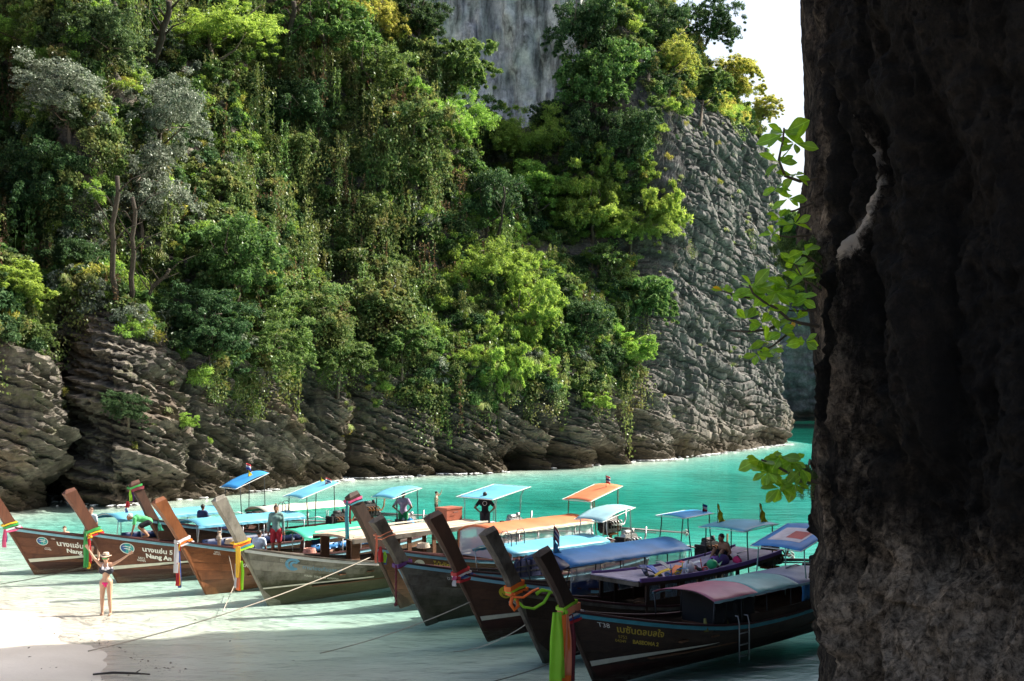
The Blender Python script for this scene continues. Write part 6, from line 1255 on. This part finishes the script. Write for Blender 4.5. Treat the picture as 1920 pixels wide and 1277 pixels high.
# dark life vests in the boat with the pale blue canopy
for i in range(4):
    o = jk.build('life_jacket', [cloth('navy_vest', (0.03, 0.035, 0.08)), M_BLACK], None, False, bF.wpos((3.0+0.42*i, -0.86, 0.95)), (0, 0, bF.root.rotation_euler.z)); tag(o, ['first', 'second', 'third', 'fourth'][i]+' dark navy life vest from the bow on the pale blue canopied boat', 'life jacket', 'dark vests on the pale blue canopied boat')
# snorkel heap on the purple roof
def fin(col):
    mb = MB(); P = []
    for i in range(9):
        t = i/8; w = 0.055+0.05*t; P.append([Vector((0.55*t, w*u, 0.03+0.05*math.sin(t*2.2)+0.012*abs(u))) for u in (-1, -0.5, 0, 0.5, 1)])
    mb.slab(P, (0, 0, 0.012)); mb.cur = 1; mb.ell((-0.04, 0, 0.05), (0.12, 0.055, 0.05), 10, 7); return mb
gear = [('yellow', (0.80, 0.50, 0.02), 3.5, -0.55, 0.4), ('blue', (0.03, 0.10, 0.45), 3.85, -0.45, 2.0), ('orange', (0.85, 0.20, 0.03), 4.15, -0.6, 1.0), ('black', (0.03, 0.03, 0.035), 4.0, -0.2, 3.5), ('light blue', (0.10, 0.35, 0.6), 4.5, -0.4, 5.2), ('navy', (0.02, 0.04, 0.16), 3.7, -0.15, 1.7), ('red', (0.6, 0.04, 0.03), 5.35, -0.5, 2.6), ('white', (0.65, 0.65, 0.66), 5.2, -0.15, 0.3), ('pale green', (0.30, 0.55, 0.35), 6.15, -0.55, 1.2), ('pink', (0.7, 0.15, 0.3), 5.6, -0.2, 4.1), ('grey', (0.25, 0.25, 0.27), 4.75, -0.1, 2.2), ('purple', (0.2, 0.06, 0.35), 6.2, -0.15, 0.9)]
for nm, c, x, y, a in gear:
    o = fin(c).build('swim_fin', [simple('fin_'+nm.replace(' ', '_'), c, 0.4), M_BLACK], None, True, bH.wpos((x, y, 1.36)), (0, -0.25, a)); tag(o, nm+' swim fin in the snorkel heap on the purple roof', 'swim fin', 'snorkel gear on the purple roof')
def mask(nm, c, x, y):
    e = empty('diving_mask', bH.wpos((x, y, 1.42)), (0.3, 0, x*3)); mb = MB(); mb.tube([(0.085*math.cos(q), 0.0, 0.05*math.sin(q)) for q in [i*math.pi/8 for i in range(17)]], 0.02, 7); mb.build('frame', simple('mask_'+nm, c, 0.35), e, True)
    mb = MB(); mb.box((0, 0, 0), (0.15, 0.006, 0.085)); mb.build('lens', M_GLASS, e); mb = MB(); mb.tube([(0.10, 0, -0.03), (0.13, 0.02, 0.10), (0.12, 0.03, 0.28)], 0.013, 7); mb.build('snorkel', simple('mask_'+nm, c, 0.35), e, True); tag(e, nm+' framed diving mask in the snorkel heap on the purple roof', 'diving mask', 'snorkel gear on the purple roof')
mask('yellow', (0.75, 0.5, 0.03), 4.35, -0.66); mask('white', (0.7, 0.7, 0.7), 4.75, -0.64); mask('blue', (0.05, 0.15, 0.5), 3.95, -0.66); mask('red', (0.6, 0.05, 0.05), 5.45, -0.68); mask('green', (0.05, 0.4, 0.15), 6.35, -0.3)
def bag(label, nm, c, p, r_=(0.24, 0.17, 0.15), m=None, cat='bag'):
    mb = MB(); mb.ell((0, 0, r_[2]*0.75), r_, 14, 9)
    for v in range(len(mb.v)):
        x, y, z = mb.v[v]; f = 1+0.10*math.sin(9*x+4*y)+0.08*math.sin(13*y+7*z); mb.v[v] = (x*f, y*f, max(0, z*f))
    e = mb.build(nm, m or cloth(nm+'_%.2f' % c[0], c), None, True, p, (0, 0, RND.uniform(0, 3))); 
    mb = MB(); mb.tube([(-r_[0]*.5, 0, r_[2]*1.5), (-r_[0]*.3, 0, r_[2]*2.1), (r_[0]*.3, 0, r_[2]*2.1), (r_[0]*.5, 0, r_[2]*1.5)], 0.012, 6); mb.build('handle', M_BLACK, e, True); tag(e, label, cat); return e
bag('lumpy white mesh bag on the purple roof', 'mesh_bag', (0.62, 0.60, 0.66), bH.wpos((5.05, -0.45, 1.35)), (0.22, 0.18, 0.15)); bag('navy duffel beside the shirtless man', 'duffel_bag', (0.06, 0.04, 0.14), bH.wpos((6.55, -0.35, 1.36)), (0.34, 0.2, 0.15)); bag('hot pink dry bag beside the shirtless man', 'dry_bag', (0.75, 0.05, 0.16), bH.wpos((7.05, -0.55, 1.37)), (0.20, 0.11, 0.11))
mb = MB(); mb.ell((0, 0, 0.14), (0.15, 0.15, 0.14), 16, 10); mb.cur = 1; mb.cyl((0, 0, 0.27), (0, 0, 0.31), 0.03, 8); o = mb.build('float_ball', [simple('green_plastic', (0.03, 0.42, 0.16), 0.3), M_BLACK], None, True, bH.wpos((5.85, -0.6, 1.35))); tag(o, 'round green float on the purple roof', 'float')
bag('lilac beach bag on the bow of the orange boat', 'beach_bag', (0.40, 0.28, 0.52), bC.wpos((1.9, -0.1, 0.75)), (0.22, 0.16, 0.14))
bag('sky blue dry bag on the alloy engine', 'dry_bag', (0.04, 0.30, 0.62), bC.wpos((9.0, -0.30, 1.02)), (0.14, 0.12, 0.20))
mb = MB()
for k in range(5): mb.tube([(0.20*math.cos(a)*(1-.04*k), 0.20*math.sin(a)*(1-.04*k), 0.02+0.028*k) for a in [i*math.pi/8 for i in range(17)]], 0.016, 6)
for nm, b, x, y, z, lb in (('a', bC, 1.2, 0.15, 1.18, 'coil of pale rope on the orange boat foredeck'), ('b', bE, 1.2, 0.1, 1.30, 'coil of rope on the foredeck of the boat with gold lettering'), ('c', bD, 1.5, -0.2, 1.15, 'coil of red and white rope on the weathered grey foredeck')):
    o = mb.build('rope_coil', M_ROPE if nm != 'c' else simple('red_white_rope', (0.6, 0.28, 0.22), 0.9, scale=30, var=0.5), None, True, b.wpos((x, y, z))); tag(o, lb, 'rope', 'rope coils on the foredecks')

# ------------------------------------------------------------------ leaves of the sea almond tree by the cave wall
def big_leaf_mat(name, c0, c1):
    m, nt, N, L = mat(name); co = objcoord(nt); oi = nd(nt, 'ShaderNodeObjectInfo'); sp = nd(nt, 'ShaderNodeSeparateXYZ'); L.new(co, sp.inputs[0])
    ay = mathn(nt, 'ABSOLUTE', sp.outputs[1]); vein = nd(nt, 'ShaderNodeTexWave', wave_type='BANDS', bands_direction='X'); vein.inputs['Scale'].default_value = 5.0
    cb = nd(nt, 'ShaderNodeCombineXYZ'); L.new(mathn(nt, 'SUBTRACT', sp.outputs[0], mathn(nt, 'MULTIPLY', ay, 0.8)), cb.inputs[0]); L.new(cb.outputs[0], vein.inputs[0])
    r = ramp(nt, [(0.3, c0), (0.7, c1)]); L.new(noise(nt, co, 3.0, 5, 0.6), r.inputs[0]); rv = ramp(nt, [(0.0, (1, 1, 1)), (0.12, (0, 0, 0))]); L.new(vein.outputs[1], rv.inputs[0])
    mid = nd(nt, 'ShaderNodeMapRange', i_1=0.0, i_2=0.022, i_3=1.0, i_4=0.0); L.new(ay, mid.inputs[0])
    c = mixc(nt, r.outputs[0], tuple(min(1, x*1.5+0.02) for x in c1), mathn(nt, 'MAXIMUM', mid.outputs[0], mathn(nt, 'MULTIPLY', rv.outputs[0], 0.45)))
    hv = nd(nt, 'ShaderNodeHueSaturation'); mr = nd(nt, 'ShaderNodeMapRange', i_3=0.7, i_4=1.25); L.new(oi.outputs['Random'], mr.inputs[0]); L.new(mr.outputs[0], hv.inputs['Value']); L.new(c, hv.inputs['Color'])
    p = princ(nt, hv.outputs[0], 0.4, 0.4); t = nd(nt, 'ShaderNodeBsdfTranslucent'); h2 = nd(nt, 'ShaderNodeHueSaturation', i_0=0.485, i_1=1.1, i_2=2.0); L.new(hv.outputs[0], h2.inputs['Color']); L.new(h2.outputs[0], t.inputs[0])
    mx = nd(nt, 'ShaderNodeMixShader', i_0=0.5); L.new(p.outputs[0], mx.inputs[1]); L.new(t.outputs[0], mx.inputs[2]); out(nt, mx.outputs[0]); return m
M_ALM = big_leaf_mat('almond_leaf', (0.14, 0.27, 0.02), (0.24, 0.40, 0.05)); M_ALMY = big_leaf_mat('yellowed_almond_leaf', (0.55, 0.30, 0.02), (0.70, 0.45, 0.05))
def leaf_mesh(m, curl=0.12):
    V = []; F = []; n = 9
    prof_ = [0.03, 0.07, 0.135, 0.20, 0.25, 0.265, 0.225, 0.13, 0.005]
    for i in range(n):
        t = i/(n-1)
        for u in (-1, -0.5, 0, 0.5, 1): V.append((0.06+0.94*t, u*prof_[i], -curl*t*t+0.10*abs(u)*prof_[i]*2+0.012*math.sin(9*t+3*u)))
    for i in range(n-1):
        for j in range(4): F.append((i*5+j, i*5+j+1, (i+1)*5+j+1, (i+1)*5+j))
    me = bpy.data.meshes.new('leaf'); me.from_pydata(V, [], F); me.materials.append(m); me.polygons.foreach_set('use_smooth', [True]*len(F)); me.update(); return me
LFM = [leaf_mesh(M_ALM, 0.10), leaf_mesh(M_ALM, 0.25), leaf_mesh(M_ALM, -0.05)]; LFY = leaf_mesh(M_ALMY, 0.1)
def almond(label, Yb, twigs, rosettes, hang=0.0):
    base = at(*twigs[0][0], Yb+0.25); e = empty('almond_branch', base); tag(e, label, 'branch', 'sea almond branches beside the cave wall')
    for tw in twigs:
        mb = MB(); pts = [at(p[0], p[1], Yb+0.25-0.10*i)-base for i, p in enumerate(tw)]; mb.tube(pts, [0.020*(1-0.6*i/(len(pts)-1))*(1 if len(tw) > 3 else 0.6)+0.004 for i in range(len(pts))], 7); mb.build('twig', simple('twig_dark', (0.07, 0.055, 0.04), 0.9), e, True)
    for (px, py, n, ln, yel) in rosettes:
        c = at(px, py, Yb+RND.uniform(-0.12, 0.12)); a0 = RND.uniform(0, 6.28)
        for i in range(n+2):
            a = a0+2.4*i+RND.uniform(-.4, .4); el = RND.uniform(-0.6, 0.75)-hang; d = Vector((math.cos(a)*math.cos(el), 0.75*math.sin(a)*math.cos(el), math.sin(el)))
            zz = Vector((RND.uniform(-.5, .5), -0.8, RND.uniform(0.1, 1.0))); yy = zz.cross(d).normalized(); zz = d.cross(yy); q = Matrix((d, yy, zz)).transposed().to_euler(); s = ln*Yb/F_PX*RND.uniform(0.65, 1.08)
            l = link('leaf', LFY if (yel and i == 0) else RND.choice(LFM), e, c-base+d*0.01, q, (s, s*RND.uniform(0.85, 1.1), s))
almond('sea almond branch with big backlit leaves against the sky', 15.0, [((1530, 335), (1500, 340), (1472, 330), (1460, 300), (1468, 262), (1470, 240)), ((1525, 380), (1490, 395), (1462, 400)), ((1520, 440), (1480, 445), (1450, 440))],
       [(1470, 250, 8, 50, 0), (1490, 268, 4, 46, 0), (1462, 305, 6, 40, 0), (1490, 330, 5, 40, 0), (1455, 352, 6, 30, 0), (1478, 372, 6, 36, 0), (1462, 408, 6, 32, 0), (1490, 420, 5, 34, 0), (1448, 440, 5, 24, 0)])
almond('sea almond branch with round leaves and one yellow leaf before the bare cliff', 15.2, [((1535, 612), (1500, 606), (1478, 598), (1455, 578), (1432, 566), (1412, 550), (1405, 535)), ((1476, 600), (1440, 618), (1400, 622), (1362, 619)), ((1530, 582), (1490, 583), (1458, 580)), ((1418, 560), (1385, 556), (1352, 545)), ((1478, 625), (1450, 648), (1425, 660)), ((1540, 545), (1508, 525), (1490, 495)), ((1540, 500), (1515, 480), (1506, 466))],
       [(1412, 540, 7, 46, 0), (1436, 552, 6, 46, 0), (1356, 545, 5, 24, 1), (1372, 556, 4, 20, 0), (1455, 548, 5, 44, 0), (1478, 540, 5, 40, 0), (1400, 598, 6, 34, 0), (1428, 606, 5, 32, 0), (1435, 640, 6, 34, 0), (1462, 622, 5, 34, 0), (1492, 600, 4, 42, 1), (1500, 560, 5, 40, 0), (1420, 665, 4, 26, 0), (1445, 655, 4, 26, 0), (1502, 520, 6, 38, 0), (1488, 495, 6, 34, 0), (1508, 470, 5, 34, 0), (1510, 640, 5, 36, 0), (1482, 575, 5, 40, 0)])
almond('sea almond branch with drooping serrated leaves over the water', 15.0, [((1535, 905), (1505, 898), (1480, 888), (1452, 872), (1428, 862)), ((1480, 890), (1466, 912), (1462, 930)), ((1500, 897), (1486, 868))],
       [(1424, 862, 7, 40, 0), (1440, 858, 5, 42, 0), (1462, 856, 6, 42, 0), (1486, 862, 6, 40, 0), (1502, 878, 4, 40, 0), (1462, 915, 7, 38, 0), (1470, 895, 5, 38, 0), (1490, 905, 4, 38, 0), (1440, 885, 5, 36, 0)], hang=0.45)
def creeper(px, py, Yb, r_, kind, var, label, sq=1.0):
    C = at(px, py, Yb); e = empty('hanging_creeper', C); s0, me = CROWN[kind][var]; link('foliage', me, e, (0, 0, 0), (0, 0, 1.0), (r_, r_, r_*sq)); mb = MB(); mb.tube([(0.9*r_, 0.2, 0.5*r_), (0.3*r_, 0, 0.2), (0, 0, 0)], [0.03, 0.02, 0.01], 6); mb.build('stem', M_BARK, e, True); tag(e, label, 'creeper')
creeper(1497, 500, 16.2, 0.34, 'broad', 0, 'dense green creeper hanging beside the cave edge', 1.8)
creeper(1512, 890, 16.0, 0.16, 'vine', 2, 'dry tuft hanging beside the cave edge above the boats', 1.4)

# ------------------------------------------------------------------ foam, driftwood and litter
m, nt, N, L = mat('sea_foam'); p = princ(nt, (0.82, 0.84, 0.84), 0.7, 0.3, 0, noise(nt, worldpos(nt), 9, 5, 0.7), 0.8, 0.05); out(nt, p.outputs[0]); M_FOAM = m
mb = MB(); fr_ = random.Random(3)
for i in range(0, len(cu), 1):
    px = cpx[i]; dens = 0.9*math.exp(-((px-690)/60)**2)+0.5*math.exp(-((px-400)/60)**2)+0.6*math.exp(-((px-870)/40)**2)+0.55*(1180 < px < 1452)+0.14
    if px < 120 or fr_.random() > dens*(0.25+1.5*max(0, float(vnoise(cu[i]*0.35, 0, 0, 5)))): continue
    for _ in range(5):
        o = fr_.uniform(-0.5, 0.9)**1 + (0.8 if fr_.random() < 0.12 else 0); j = 6+10; c = CL[min(CL.shape[0]-1, 20), i]; x = c[0]+n_fine[i, 0]*(o+0.1); y = c[1]+n_fine[i, 1]*(o+0.1)
        s = fr_.uniform(0.03, 0.13); a = fr_.uniform(0, 3); mb.ell((x, y, 0.005), (s*2.0, s*0.8, 0.012+0.2*s*fr_.random()), 6, 4, Matrix.Rotation(a, 3, 'Z'))
foam = mb.build('sea_foam', M_FOAM, None, True); tag(foam, 'white foam where the water laps the foot of the cliff', kind='stuff')
dw = bedp(228, 1268, 0.02); mb = MB(); mb.tube([(-0.62, 0.0, 0.02), (-0.2, 0.03, 0.05), (0.25, 0.02, 0.04), (0.62, -0.03, 0.03)], [0.02, 0.028, 0.026, 0.016], 8); mb.tube([(0.30, 0.02, 0.05), (0.38, 0.1, 0.10)], [0.014, 0.008], 6); mb.tube([(0.42, 0, 0.04), (0.45, -0.10, 0.03)], [0.012, 0.006], 6); mb.tube([(-0.3, 0.03, 0.05), (-0.34, 0.12, 0.04)], [0.012, 0.006], 6)
o = mb.build('driftwood_stick', simple('wet_driftwood', (0.05, 0.04, 0.03), 0.7), None, True, dw); tag(o, 'dark driftwood stick lying on the wet sand', 'driftwood')
V = []; F = []; lr = np.random.default_rng(4); Pn = []
for i in range(230):
    if i < 150: t = lr.random(); px, py = 60+t*270+lr.normal()*7, 1168+t*88+8*math.sin(t*9)+lr.normal()*3.0
    else: px, py = lr.uniform(-20, 560), lr.uniform(1150, 1290)
    p = gnd(px, py); z = float(bed_z(np.array([p.x]), np.array([p.y]))[0]); Pn.append((p.x, p.y, max(z, 0.0)+0.012))
Pn = np.array(Pn); d = unit(np.c_[lr.normal(size=(len(Pn), 2)), 0.15*lr.normal(size=len(Pn))]); s = 0.012+0.05*lr.random(len(Pn))**3
v, f = leaf_quads(Pn, d, unit(np.c_[0.3*lr.normal(size=(len(Pn), 2)), np.ones(len(Pn))]), s*2, s); o = link('beach_litter', new_mesh('beach_litter', v, f, [simple('dead_leaf_litter', (0.09, 0.065, 0.04), 0.9)])); tag(o, 'scattered bits of leaf and weed along the tide line', kind='stuff')
